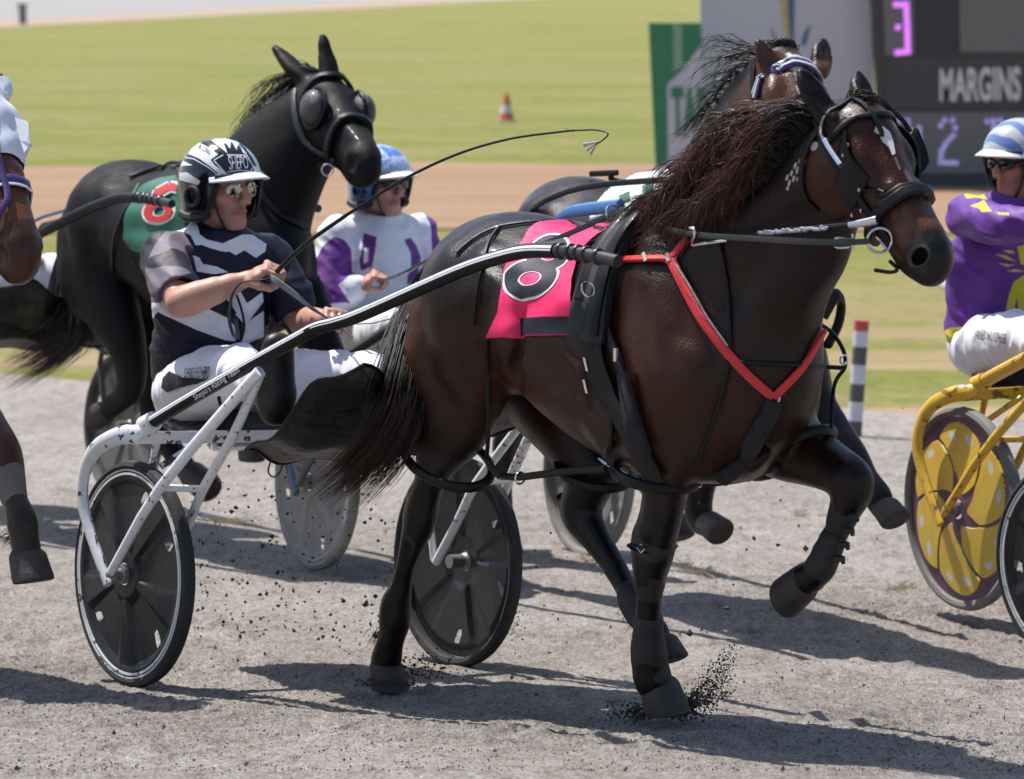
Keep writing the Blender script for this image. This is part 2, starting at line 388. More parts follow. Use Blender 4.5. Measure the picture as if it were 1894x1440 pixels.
def m_earth(name, c0, c1, far=False):
    m = bpy.data.materials.new(name); m.use_nodes = True; nt = m.node_tree; b = nt.nodes["Principled BSDF"]; st = objcoord(nt, (.12, 1, 1))
    c = ramp(nt, noise(nt, 1.2, 6, st, .65), [(.3, c0), (.7, c1)])
    c = mixc(nt, 1., c, ramp(nt, noise(nt, 14, 3, objcoord(nt), .7), [(.3, (.85,)*3), (.7, (1.1,)*3)]), 'MULTIPLY')
    nt.links.new(c, b.inputs["Base Color"]); b.inputs["Roughness"].default_value = .95; b.inputs["Specular IOR Level"].default_value = .1; return m
XS = list(np.concatenate([np.linspace(-400, -12, 12), np.linspace(-10, 10, 41), np.linspace(12, 400, 12)]))
def edge_in(x): return 20.95-.36*max(-6, min(6, x))+.25*math.sin(x*1.3)+.12*math.sin(x*3.7+1)+.07*math.sin(x*9.1)
GM = m_grass()
GRASS = sheet('grass', lambda x: 18.0, lambda x: 900., XS, GM, -.012, 200, 3.)
def churn(x, y):
    P = np.stack([x, y*1.0, 0*x], -1); a = vnoise(P*np.array([.45, 1, 1]), 9, 1)*.5+vnoise(P*np.array([.6, 1, 1]), 23, 2)*.3; b_ = 1-np.abs(vnoise(P*np.array([.7, 1, 1]), 55, 3)); c_ = np.abs(vnoise(P, 130, 4)); d_ = vnoise(P, 260, 5)
    g_ = np.clip(vnoise(P*np.array([.5, 1, 1]), 3.2, 8)*.9+.5, .15, 1.2)
    u_, v_ = x, y; rut = sum(np.exp(-((y-.62*x-o)/.035)**2)*s for o, s in ((10.55, -.012), (11.05, .007), (12.6, -.010), (9.45, -.008), (9.75, .006)))
    pr = 0
    for px_, py_ in PRN: d_2 = np.sqrt(((x-px_)/1.0)**2+((y-py_)/1.3)**2); pr = pr-.022*np.exp(-(d_2/.050)**2)+.014*np.exp(-((d_2-.085)/.028)**2)*(.6+.7*b_)
    return pr*.8+.009*a+.007*b_**4*g_+.0048*c_*g_+.0030*d_*g_+rut*(.6+.6*np.clip(vnoise(P, 6, 12), -1, 1))
MT = m_track(); rp_ = random.Random(21); PRN = [(rp_.uniform(-1.6, 1.6), rp_.uniform(8.6, 12.6)) for _ in range(30)]; PRN = [p for p in PRN if math.hypot(p[0]+1.13, p[1]-10.3) > .4 and math.hypot(p[0]+.18, p[1]-11) > .45]; HOLEB = (-2.2, 2.2, 8.3, 14.2)
TRK = sheet('track', lambda x: -30., lambda x: edge_in(x), XS, MT, -.006, 150)
gx = np.linspace(-2.3, 2.3, 560); gy = 8.0+(13.9-8.0)*np.linspace(0, 1, 680)**1.15; GX, GY = np.meshgrid(gx, gy); fade = np.clip((GY-8.0)/.15, 0, 1)*np.clip((13.9-GY)/1.2, 0, 1)*np.clip((2.3-np.abs(GX))/.15, 0, 1)
GZ = gz(GY)+.002+churn(GX, GY)*fade-.010*(1-fade)*0; GZ[0, :] -= .06; GZ[-1, :] -= .06; GZ[:, 0] -= .06; GZ[:, -1] -= .06; Vt = np.stack([GX, GY, GZ], -1).reshape(-1, 3); ii = np.arange(560*680).reshape(680, 560); Ft = np.stack([ii[:-1, :-1], ii[:-1, 1:], ii[1:, 1:], ii[1:, :-1]], -1).reshape(-1, 4)
tag(link('track_surface', Vt, Ft, MT), kind='structure')
def wob(x, s): return .35*math.sin(x*.7+s)+.2*math.sin(x*1.9+s*2)+.1*math.sin(x*4.3+s)
sheet('dirt_strip', lambda x: 34.3+wob(x, 1), lambda x: 45.5+wob(x, 2), XS, m_earth('red_earth', (.235, .150, .092), (.32, .218, .142)), .004, 8)
sheet('gravel_path', lambda x: 28.6+.2*wob(x, 3)-.1*x, lambda x: 30.1+.2*wob(x, 5)-.1*x, [x for x in XS if 3.1 < x < 20], m_earth('path_gravel', (.33, .32, .31), (.40, .39, .38)), .004, 4)
def fe(x): return 228+(x-1.87)*11.5 if x < 2.6 else 236+(x-2.6)*4
FXS = list(np.linspace(-40, 40, 81)); 
sheet('far_verge', lambda x: max(95., 141+(x+19.4)*4.65), lambda x: max(118., 170+(x+19.4)*5.2), FXS, m_earth('verge_earth', (.32, .25, .19), (.38, .31, .24)), .004, 3)
sheet('far_track', lambda x: max(118., 170+(x+19.4)*5.2), lambda x: 890., FXS, m_earth('far_gravel', (.27, .26, .255), (.32, .31, .305)), .008, 3)
# ---------------------------------------------------------------- horses
ZU = np.array([0, 0, 1.])
class Head:
    """x along poll->nose, y to the horse's left, n out of the forehead; origin at the poll"""
    def __init__(s, poll, nose, lat=(0, 1, 0), size=.60):
        s.p = np.asarray(poll, float); x = np.asarray(nose, float)-s.p; L = np.linalg.norm(x); s.x = x/L; s.k = L/size
        y = np.asarray(lat, float); y = y-s.x*(y@s.x); s.y = y/np.linalg.norm(y); s.n = np.cross(s.x, s.y); s.n = s.n if s.n@np.array([1, 0, 1.]) > 0 else -s.n
    def w(s, x, y, n): return s.p+s.k*(s.x*x+s.y*y+s.n*n)
def head_sdf(S, H, mouth=True):
    k = H.k; Y = H.y
    def P(lst, kk=.03, sub=3):
        S.path([tuple(H.w(x, y, n))+(l*k, m*k) for x, y, n, l, m in lst], kk*k, Y, sub)
    P([(.0, 0, -.085, .068, .085), (.12, 0, -.115, .088, .125), (.22, 0, -.125, .084, .128), (.33, 0, -.108, .062, .104), (.44, 0, -.088, .050, .082), (.53, 0, -.084, .052, .080), (.575, 0, -.088, .047, .068)])
    for sgn in (-1, 1):
        S.ell(H.w(.17, sgn*.055, -.168), (.034*k, .110*k), .03*k, 1, Y)                     # jowl
        P([(.10, sgn*.068, -.035, .022, .028), (.17, sgn*.088, -.042, .024, .028), (.23, sgn*.078, -.055, .018, .022)], .025)   # brow ridge
        P([(.22, sgn*.074, -.085, .012, .016), (.34, sgn*.054, -.09, .010, .013)], .02, 1)    # facial crest
        S.ell(H.w(.192, sgn*.092, -.062), (.017*k, .021*k), .012*k, -1, Y)                     # eye socket
        S.ell(H.w(.548, sgn*.044, -.068), (.026*k, .050*k), .014*k, 1, Y)                    # nostril flare
        S.ell(H.w(.572, sgn*.066, -.072), (.026*k, .036*k), .008*k, -1, Y)
        P([(.30, sgn*.050, -.02, .016, .012), (.50, sgn*.026, -.012, .014, .012)], .02, 1)
    P([(.38, 0, -.168, .034, .032), (.48, 0, -.160, .038, .036), (.545, 0, -.148, .037, .034)], .018)   # lower jaw and lip
    if mouth:
        for sgn in (-1, 1): S.cone(H.w(.46, sgn*.055, -.134), H.w(.61, sgn*.035, -.126), (.03*k, .0045*k), (.03*k, .006*k), .006*k, Y, -1)
    P([(.575, 0, -.07, .036, .036), (.595, 0, -.10, .032, .034)], .02, 1)
def eyes(H, tm, name, parent):
    for sgn in (-1, 1):
        MB().ball(tm.w(H.w(.192, sgn*.078, -.060)), .0225*H.k).build('eye', mat('horse_eye', (.012, .008, .006), .06, coat=1, var=0), parent)
def ear_sdf(S, base, tip, w=.032, face=(1, 0, 0), hood=0):
    base = np.asarray(base, float); tip = np.asarray(tip, float); d = tip-base; L = np.linalg.norm(d); t = d/L; f = np.asarray(face, float); f = f-t*(f@t); f /= np.linalg.norm(f); y = np.cross(t, f)
    w2 = w*(.95 if not hood else .8)
    S.path([tuple(base-t*.02)+(w*.85, w*.75), tuple(base+d*.3)+(w*1.05, w*.62), tuple(base+d*.65)+(w*.8, w*.42), tuple(tip)+(w*(.18 if not hood else .42), w*(.14 if not hood else .4))], .02, y, 3)
    if not hood: S.path([tuple(base+d*.18+f*w*.9)+(w*.55, w*.5), tuple(base+d*.5+f*w*.7)+(w*.5, w*.42), tuple(base+d*.8+f*w*.38)+(w*.22, w*.2)], .01, y, 3) if False else [S.cone(base+d*a+f*w*c, base+d*b+f*w*e, (w*p, w*p*.8), (w*q, w*q*.8), .008, y, -1) for a, b, c, e, p, q in ((.15, .5, .85, .62, .62, .55), (.5, .85, .62, .36, .55, .18))]
TRUNK = [(.98, 0, 1.22, .14, .16), (1.08, 0, 1.20, .215, .225), (1.22, 0, 1.195, .252, .232), (1.38, 0, 1.185, .248, .203), (1.56, 0, 1.15, .272, .245), (1.74, 0, 1.135, .270, .305), (1.9, 0, 1.145, .240, .330), (2.0, 0, 1.145, .21, .31), (2.10, 0, 1.13, .17, .26), (2.17, 0, 1.12, .13, .19)]
def trunk_sdf(S, dt=0, dz=0, sc=1., shoulder=True):
    def f(p): return (p[0]*sc+dt, p[1]*sc, p[2]*sc+dz)
    S.path([f(p)+(p[3]*sc, p[4]*sc) for p in TRUNK], .05*sc, sub=3)
    for sg in (-1, 1):
        def P(l, k=.04, sub=3): S.path([f((a, sg*b, c))+(l_*sc, m_*sc) for a, b, c, l_, m_ in l], k*sc, sub=sub)
        P([(1.01, .13, 1.13, .105, .14), (1.04, .15, 1.0, .095, .15), (1.08, .155, .91, .08, .13)])         # hamstrings, thigh
        P([(1.14, .16, 1.24, .11, .13), (1.20, .175, 1.10, .10, .12), (1.19, .17, .98, .07, .085)])     # quadriceps to stifle
        P([(1.30, .19, 1.30, .05, .06), (1.36, .20, 1.27, .045, .05)], .05, 1)                            # point of hip
        if shoulder:
            P([(1.95, .12, 1.38, .06, .09), (2.02, .165, 1.22, .085, .115), (2.08, .18, 1.05, .085, .11), (2.0, .185, .94, .08, .11)])
            P([(2.10, .09, 1.13, .09, .10), (2.12, .10, 1.00, .095, .11), (2.06, .10, .91, .085, .09)], .045) # pectorals
            P([(1.92, .17, 1.05, .09, .14), (1.86, .17, .94, .08, .10)], .05, 1)
    S.path([f((1.85, 0, .90))+(.13*sc, .10*sc), f((2.1, 0, .90))+(.12*sc, .09*sc)], .06)
    S.path([f((1.55, 0, 1.385))+(.06*sc, .05*sc), f((1.78, 0, 1.45))+(.04*sc, .05*sc), f((1.95, 0, 1.46))+(.04*sc, .06*sc)], .06)   # withers
def limb(S, tm, pts, k=.02, sub=3):
    """(u,v,lat,l,m) picture joints"""
    L = [tuple(tm.ql(u, v, a))+(l, m) for u, v, a, l, m in pts]; S.path(L, k, sub=sub); return L
def hoof_mesh(mb, top, bot, r=.058, toe=(1, 0, 0), mi=0, seg=22, th=.0):
    """tapered hoof: coronet at top, ground surface at bot, both world; toe = world direction"""
    top = np.asarray(top, float); bot = np.asarray(bot, float); ax = top-bot; L = np.linalg.norm(ax); ax /= L; toe = np.asarray(toe, float); toe = toe-ax*(toe@ax); toe /= np.linalg.norm(toe); sd_ = np.cross(ax, toe); V = []; F = []
    prof = [(1.16, .45, -.004), (1.10, .70, .0), (1.0, .84, .006), (.88, .93, .010), (.62, .97, .016), (.35, 1.01, .022), (.15, 1.04, .027), (.04, 1.02, .029), (0, .93, .028), (.0, .6, .02), (.03, .0, .01)]
    for h, rr, fo in prof:
        for j in range(seg):
            a = 2*math.pi*j/seg; x = math.cos(a); back = .86 if x < 0 else 1.0
            V.append(bot+ax*L*h+toe*(r*rr*x*back*1.08+fo)+sd_*(r*rr*math.sin(a)*.98))
    for i in range(len(prof)-1):
        for j in range(seg): F.append((i*seg+j, i*seg+(j+1) % seg, (i+1)*seg+(j+1) % seg, (i+1)*seg+j))
    mb.add(V, F, mi)
def hair(name, roots, m, parent, n_seg=9, w=.0022, seed=1, cols=None, taper=1.):
    """roots: list of point lists (control polylines); each becomes a thin tapering strand"""
    V = []; F = []; Cc = []; r = random.Random(seed)
    for P in roots:
        P = [np.asarray(p, float) for p in P]
        Q = crom(P, [0]*len(P), max(1, n_seg//(len(P)-1)))[0]; n = len(Q); b0 = len(V); ww = w*r.uniform(.6, 1.3); a0 = r.uniform(0, 6.28); c = cols(r) if cols else None
        for i, p in enumerate(Q):
            t = Q[min(i+1, n-1)]-Q[max(i-1, 0)]; t = t/(np.linalg.norm(t)+1e-9); a = np.cross(t, [.3, .5, .81]); a /= np.linalg.norm(a)+1e-9; b = np.cross(t, a); rr = ww*(1-.9*(i/(n-1))**2.2*taper)
            for k in range(3):
                x = a0+k*2.094; V.append(p+rr*(a*math.cos(x)+b*math.sin(x)))
                if cols: Cc.append(c(i/(n-1)))
        for i in range(n-1):
            for k in range(3): F.append((b0+i*3+k, b0+i*3+(k+1) % 3, b0+(i+1)*3+(k+1) % 3, b0+(i+1)*3+k))
    return link(name, V, F, m, parent, True, np.array(Cc) if cols else None)
def coat_mat(name='coat', r_=.32):
    m = mat(name, vcol=True, rough=r_, var=.30, vs=11, bump=.5 if r_ < .4 else .35, bs=190, coat=.03, spec=.24 if r_ < .4 else .16, aniso=(1, 1, .38))
    return m
# ---------------------------------------------------------------- bay racehorse in front
HT = Team(-.654, 10.66, 0)
def q(u, v, a=0): return HT.q(u, v, a)
def ql(u, v, a=0): return HT.ql(u, v, a)
hero = empty('racehorse', HT.w((1.5, 0, .1)), 'dark bay racehorse with pink number cloth and red breast strap, nearest the camera', 'horse', 'racing horses')
S = Sdf(HT, (.45, -.50, -.02), (3.05, .50, 1.98), .0082)
trunk_sdf(S)
S.path([tuple(ql(1305, 560, 0))+(.165, .245), tuple(ql(1380, 468, 0))+(.122, .200), tuple(ql(1458, 370, 0))+(.094, .162), tuple(ql(1545, 300, 0))+(.090, .13), tuple(ql(1590, 268, 0))+(.08, .10)], .05)
S.path([tuple(ql(1420, 620, 0))+(.12, .09), tuple(ql(1470, 520, 0))+(.075, .08), tuple(ql(1530, 430, 0))+(.055, .07)], .05)
HH = Head(ql(1600, 203, 0), ql(1744, 452, 0), (.06, 1, 0), .565)
head_sdf(S, HH)
EAR = [(ql(1530, 216, -.085), ql(1477, 126, -.125)), (ql(1600, 200, .070), ql(1586, 131, .10))]
for b_, t_ in EAR: ear_sdf(S, b_, t_, .029, face=(1, 0, .1))
RH = [(880, 590, -.13, .11, .19), (858, 700, -.155, .095, .155), (838, 770, -.16, .080, .125), (814, 830, -.155, .056, .080), (796, 888, -.15, .036, .048), (784, 925, -.148, .036, .048), (777, 962, -.145, .037, .052), (762, 1005, -.14, .030, .036), (750, 1045, -.135, .023, .026), (742, 1085, -.13, .024, .027), (733, 1118, -.13, .033, .038), (730, 1150, -.13, .034, .039), (725, 1178, -.13, .027, .030), (717, 1205, -.13, .033, .037), (712, 1232, -.13, .042, .046)]
RF = [(1265, 700, -.17, .085, .13), (1245, 800, -.16, .074, .105), (1235, 880, -.13, .056, .068), (1222, 950, -.11, .046, .055), (1208, 1010, -.09, .048, .056), (1203, 1050, -.07, .038, .044), (1200, 1105, -.04, .027, .030), (1199, 1160, -.02, .029, .033), (1200, 1205, 0, .038, .042), (1204, 1240, .01, .036, .040), (1210, 1262, .02, .044, .048)]
LH = [(1010, 700, .13, .10, .17), (1060, 800, .14, .08, .11), (1095, 865, .14, .058, .078), (1085, 905, .14, .050, .062), (1072, 945, .14, .042, .058), (1098, 990, .14, .036, .044), (1132, 1042, .14, .030, .034), (1160, 1088, .13, .030, .033), (1185, 1128, .12, .037, .040), (1206, 1160, .11, .032, .035), (1214, 1185, .11, .04, .044)]
LF = [(1420, 700, .17, .085, .12), (1440, 800, .17, .082, .11), (1490, 838, .17, .066, .078), (1545, 868, .17, .052, .060), (1576, 893, .17, .050, .055), (1566, 935, .17, .034, .040), (1544, 990, .17, .026, .031), (1522, 1040, .16, .032, .036), (1506, 1064, .16, .027, .030), (1490, 1070, .16, .038, .040)]
for L in (RH, RF, LH, LF): limb(S, HT, L)
S.cone(ql(762, 912, -.15), ql(764, 955, -.148), (.016, .020), (.022, .026), .02)          # point of hock
S.cone(ql(1040, 925, .14), ql(1062, 945, .14), (.022, .026), (.026, .03), .025)
def groove(S, tm, pts, r=.013, k=.04):
    L = [np.array(tm.ql(*p)) for p in pts]; L = crom(L, [0]*len(L), 4)[0]
    for a_, b__ in zip(L[:-1], L[1:]): S.cone(a_, b__, r, r, k, op=-1)
for gl in ([(1295, 440, -.235), (1345, 540, -.27), (1400, 660, -.25)], [(1165, 610, -.305), (1195, 720, -.30), (1235, 790, -.275)], [(962, 560, -.285), (968, 640, -.27), (952, 700, -.23)], [(1395, 330, -.15), (1440, 440, -.165), (1475, 540, -.16)], [(1420, 690, -.02), (1405, 800, -.03), (1385, 850, -.03)], [(900, 470, -.24), (945, 520, -.27)], [(1290, 760, -.24), (1262, 840, -.235)]): groove(S, HT, gl)
for gl in ([(757, 1000, -.172), (748, 1045, -.162), (741, 1090, -.155)], [(1215, 900, -.19), (1212, 960, -.16)]): groove(S, HT, gl, .006, .012)
for vn in ([(985, 672, -.262), (1030, 715, -.272), (1085, 752, -.27), (1150, 800, -.25)], [(1040, 640, -.285), (1075, 690, -.285), (1085, 752, -.27)]):
    L = crom([np.array(HT.ql(*p)) for p in vn], [0]*len(vn), 5)[0]
    for a_, b__ in zip(L[:-1], L[1:]): S.cone(a_, b__, .007, .007, .02)
def detail(P): return .0045*vnoise(P, 9, 3)+.0022*vnoise(P, 24, 4)+.0011*vnoise(P*np.array([.4, 1, 1]), 60, 6)+.0035*np.clip(np.sin((P[:, 0]*.9+P[:, 2]*.35)*64)-.2, 0, 1)*np.exp(-((P[:, 0]-1.6)/.16)**2-((P[:, 2]-1.05)/.13)**2)
S.disp(detail)
HV, HF = S.mesh(2)
def hero_col(Vl, Vw):
    dark = np.array([.0042, .0021, .0019]); br = np.array([.036, .0100, .0042]); red = np.array([.110, .034, .012]); blk = np.array([.0042, .0036, .0040])
    n = vnoise(Vl, 5, 11)*.5+.5; n2 = vnoise(Vl, 13, 12)*.5+.5
    t, a, z = Vl.T
    f = np.clip(.30+.55*n, 0, 1)
    def blob(ct, cz, rt, rz, amp):
        return amp*np.exp(-((t-ct)/rt)**2-((z-cz)/rz)**2)
    warm = blob(2.05, 1.12, .22, .22, .75)+blob(1.5, 1.05, .35, .14, .5)+blob(.93, 1.15, .10, .25, .8)+blob(1.55, .9, .3, .12, .4)
    c = dark+(br-dark)*np.clip(f*.30+warm, 0, 1)[:, None]
    c = c+(red-c)*np.clip(warm*.6*n2, 0, .8)[:, None]
    low = np.clip((.86-z)/.16, 0, 1)[:, None]; c = c+(blk-c)*low*.9
    # head
    hp = (Vl-HH.p)/HH.k; hx, hy, hn = hp@HH.x, hp@HH.y, hp@HH.n
    hd = (hx > .02) & (hx < .7) & (np.abs(hy) < .2) & (hn > -.28) & (hn < .1) & (t > 2.3)
    c[hd] = c[hd]*.5+.5*(dark+(red-dark)*.7)
    fb = hd & (hx < .34) & (hn > -.05); c[fb] = br*1.15
    tw = (hd*np.exp(-((hx-.45+.03*vnoise(hp, 25, 9))/.055)**2)*np.clip((hn+.13)/.05, 0, 1)*(.55+.45*vnoise(hp, 45, 8)))[:, None]*.75; c = c*(1-tw)+np.array([.17, .070, .038])*tw
    mw = (hd*np.clip((hx-.50+.02*vnoise(hp, 30, 7))/.03, 0, 1))[:, None]; c = c*(1-mw)+np.array([.011, .009, .009])*mw
    nw = sum(np.exp(-((hx-.570)/.022)**2-((hy-g*.066)/.022)**2-((hn+.072)/.028)**2) for g in (-1, 1))[:, None]; c = c*(1-np.clip(nw*1.2, 0, .93))  # shade of the nostril hollows put into the coat colour
    star = hd & (hn > -.07) & (np.abs(hy-.012-.07*(hx-.17)) < np.where(hx < .21, .021, .012)*(1-.25*np.abs(hx-.17)/.1)*(.8+.4*vnoise(hp, 60, 5))) & (hx > .085) & (hx < .25)
    st2 = hd & (hn > -.07) & (hx > .24) & (hx < .40) & (np.abs(hy-.012) < .010*(vnoise(hp, 50, 6)*.5+.6)); c[st2] = c[st2]*.5+np.array([.12, .10, .09])
    return c
Hl = S.V
hero_body = link('body', HV, HF, coat_mat(), hero, True, hero_col(Hl, HV))
eyes(HH, HT, 'eye', hero)
SH = Surf([(HV, HF)])
hm = mat('hoof', (.020, .013, .010), .6, bump=.6, bs=120, var=.5, vs=40, dust=.06)
Tw = HT.T; Zw = HT.Z; Aw = HT.A
b = MB(); hoof_mesh(b, q(711, 1226, -.13), q(711, 1272, -.13), .056, Tw+.1*Zw); b.build('hoof', hm, hero)
b = MB(); hoof_mesh(b, q(1213, 1258, .03), q(1222, 1318, .04), .060, Tw+.1*Zw); b.build('hoof', hm, hero)
b = MB(); hoof_mesh(b, q(1214, 1182, .11), q(1226, 1228, .11), .054, Tw); b.build('hoof', hm, hero)
b = MB(); hoof_mesh(b, q(1490, 1066, .16), q(1446, 1084, .16), .053, -Zw+.3*Tw); b.build('hoof', hm, hero)

def feather(tm, c, dirs, n, L_, parent, seed=2):
    r = random.Random(seed); out = []; c = np.array(c)
    for i in range(n):
        p = c+np.array([r.gauss(0, .008), r.gauss(0, .016), r.gauss(0, .012)]); d = np.array(dirs)+np.array([r.gauss(0, .25), r.gauss(0, .3), r.gauss(0, .2)]); l = L_*r.uniform(.6, 1.1); out.append([tm.w(p), tm.w(p+d*l*.5), tm.w(p+d*l+np.array([0, 0, -.01]))])
    return hair('fetlock_hair', out, mat('horse_hair', vcol=True, rough=.45, var=0, spec=.35), parent, 6, .0013, seed, lambda r: (lambda t: np.array([.007, .006, .006])))
feather(HT, HT.ql(712, 1168, -.13), (-.7, 0, -.7), 90, .05, hero)
feather(HT, HT.ql(1180, 1128, .12), (-.7, 0, -.7), 60, .04, hero)
# ---------------------------------------------------------------- hero: mane, tail, harness
LEA = mat('black_leather', (.0040, .0040, .0055), .42, bump=.3, bs=300, coat=.04, spec=.25)
WEB = mat('black_webbing', (.0065, .007, .011), .6, bump=.5, bs=500)
RED = mat('red_webbing', (.62, .022, .028), .45, bump=.3, bs=400)
CHR = mat('chrome_metal', (.62, .63, .66), .18, 1, var=0)
PLA = mat('grey_plastic', (.025, .025, .03), .4)
hairm = mat('horse_hair', vcol=True, rough=.45, var=0, spec=.35)
def pushout(p, m=.010, sf=None):
    h, n = (sf or SH).near(p)
    return h+n*m if (p-h)@n < m else p
def mane(name, tm, sf, crest, parent, n, shape, spread, cf, w=.0022, seed=3, segs=12, tuft=40):
    """crest: picture (u,v,lat) along the top line; shape: local offsets of the strand's control points"""
    r = random.Random(seed); C_ = [np.array(tm.ql(*c)) for c in crest]; Cs = crom(C_, [0]*len(C_), 12)[0]; out = []
    tf = [(r.uniform(-1, 1), r.uniform(-1, 1), r.uniform(-1, 1), r.uniform(.7, 1.15)) for _ in range(tuft)]
    for i in range(n):
        x = r.random(); j = x*(len(Cs)-1); a = int(j); p = Cs[a]*(1-j+a)+Cs[min(a+1, len(Cs)-1)]*(j-a)
        p = p+np.array([0, r.gauss(0, .012), 0]); t_ = tf[min(tuft-1, int(x*tuft))]; L = r.uniform(.72, 1.08)*t_[3]; q_ = [tm.w(p-np.array([0, 0, .01]))]
        for k, o in enumerate(shape(x)):
            s_ = spread*(k+1)/3; d = np.array(o)*L+np.array([t_[0], t_[1]*.6, t_[2]])*s_+np.array([r.gauss(0, 1), r.gauss(0, .5), r.gauss(0, 1)])*s_*(.05+.12*k*k/2)+np.array([0, .3, 1])*.008*math.sin(k*2.1+t_[0]*5)
            q_.append(pushout(tm.w(p+d), .006+.012*r.random(), sf))
        out.append(q_)
    return hair(name, out, hairm, parent, segs, w, seed, cf)
def bay_hair(r):
    k = r.random(); tip = np.array([.105, .033, .015])*(.35+1.1*k) if k > .40 else np.array([.009, .006, .006]); b0 = np.array([.006, .0045, .005])*(1+r.random())
    return lambda t: b0+(tip-b0)*min(1, max(0, (t-.25)*1.6))
def hshape(x):       # x=0 at the poll, 1 at the withers
    if x < .15: return [(-.03, -.04, .010), (-.08, -.08, .0), (-.13, -.11, -.03)]
    return [(-.03, -.05, .010), (-.08, -.10, .005), (-.14, -.13, -.03-.03*x), (-.17+.03*x, -.15, -.08-.04*x)]
mane('mane', HT, SH, [(1550, 205, 0), (1495, 212, 0), (1435, 250, 0), (1380, 305, 0), (1325, 360, 0), (1262, 402, 0)], hero, 3000, hshape, .040, bay_hair, .0014, 3, 15, 150)
mane('mane_underside', HT, SH, [(1530, 190, -.06), (1500, 235, -.09), (1455, 290, -.10), (1400, 345, -.11), (1330, 395, -.10)], hero, 1700, lambda x: [(-.04, -.03, .012), (-.10, -.05, -.01), (-.15, -.06, -.05), (-.18, -.06, -.10)], .035, bay_hair, .0014, 9, 15, 90)
mane('forelock', HT, SH, [(1570, 196, .0), (1600, 206, .0)], hero, 120, lambda x: [(.01, .0, .02), (.01, .03, .015), (-.0, .06, .0)], .02, bay_hair, .0016, 5, 9, 6)
def tail_hair(r):
    k = r.random(); tip = np.array([.10, .028, .013])*k*1.1; b0 = np.array([.0050, .0035, .0038])*(1+r.random())
    return lambda t: b0+(tip-b0)*min(1, max(0, (t-.72)*3.5))*(k > .3)
def tail(tm, sf, line, parent, n, wr, cf, seed=4, w=.0024, back=.08):
    r = random.Random(seed); L = [np.array(tm.ql(*c)) for c in line]; out = []; tf = [(r.gauss(0, 1), r.gauss(0, 1), r.gauss(0, 1)) for _ in range(30)]
    for i in range(n):
        t_ = tf[r.randrange(30)]; e = r.uniform(.62, 1.0); q_ = []; a1, a2 = r.gauss(0, 1), r.gauss(0, 1); m = len(L)-1
        for k in range(m+1):
            s_ = k/m*e*m; a = min(m-1, int(s_)); p = L[a]*(1-s_+a)+L[a+1]*(s_-a); ww = wr[0]+(wr[1]-wr[0])*(s_/m)**1.3
            q_.append(tm.w(p+ww*np.array([.55*t_[0]+.5*a1, .35*t_[1]+.3*a2, .3*t_[2]+.2*a1])))
        out.append(q_)
    return hair('tail', out, hairm, parent, 16, w, seed, cf)
tail(HT, SH, [(832, 478, 0), (800, 520, -.01), (768, 600, -.10), (748, 690, -.22), (728, 780, -.28), (684, 852, -.30), (605, 918, -.30)], hero, 2600, (.030, .088), tail_hair, w=.0018)
# --- pink number cloth
PNK = mat('pink_cloth', (.84, .012, .125), .62, var=.08, bump=.3, bs=500); DBL = mat('navy_cloth', (.006, .007, .017), .6, spec=.3); BLK = mat('black_print', (.008, .008, .014), .5, var=0); WHT = mat('white_print', (.72, .72, .74), .5, var=.04)
def folds(a, b): return .004*math.sin(a*.045+b*.03)+.004*math.sin(a*.02-b*.06+1)+.002*math.sin(b*.11+a*.05)
cloth = MB(); CP = [(993, 424), (1040, 414), (1093, 416), (1142, 418), (1108, 440), (1084, 462), (1072, 480), (1062, 520), (1066, 560), (1082, 619), (1000, 621), (908, 623), (918, 600), (927, 578), (933, 540), (943, 493), (955, 468), (980, 433)]
SH.patch(cloth, [CP], .012, 0, 8, folds)
SH.patch(cloth, [[(963, 588), (1075, 586), (1082, 618), (962, 618)]], .0145, 1, 8, folds)
eight = lambda cx, cy, w_, h_, n=28: [(cx+w_*math.cos(a)+.35*h_*math.sin(a), cy-h_*math.sin(a)) for a in np.linspace(0, 2*math.pi, n, endpoint=False)]
def ring_patch(sf, mb, c0, rad, rin, off, mi, fn, slant=.35, n=48, rings=5):
    V = []; F = []
    for i in range(n):
        a = 2*math.pi*i/n
        for k in range(rings+1):
            f = rin+(1-rin)*k/rings; u = c0[0]+f*(rad[0]*math.cos(a)+slant*rad[1]*math.sin(a)); v = c0[1]-f*rad[1]*math.sin(a); h = sf.hit(u, v, off)
            V.append(h[0]+h[1]*fn(u, v) if h else V[-1])
    m = rings+1
    for i in range(n):
        for k in range(rings): F.append((i*m+k, ((i+1) % n)*m+k, ((i+1) % n)*m+k+1, i*m+k+1))
    mb.add(V, F, mi)
for c_, rad in (((988, 520), (46, 33)), ((1018, 474), (38, 28))):
    ring_patch(SH, cloth, c_, (rad[0]+4, rad[1]+4), .33, .0142, 3, folds)
for c_, rad in (((988, 520), (46, 33)), ((1018, 474), (38, 28))):
    ring_patch(SH, cloth, c_, rad, .42, .0158, 2, folds)
o = cloth.build('number_cloth', [PNK, DBL, BLK, WHT], hero)
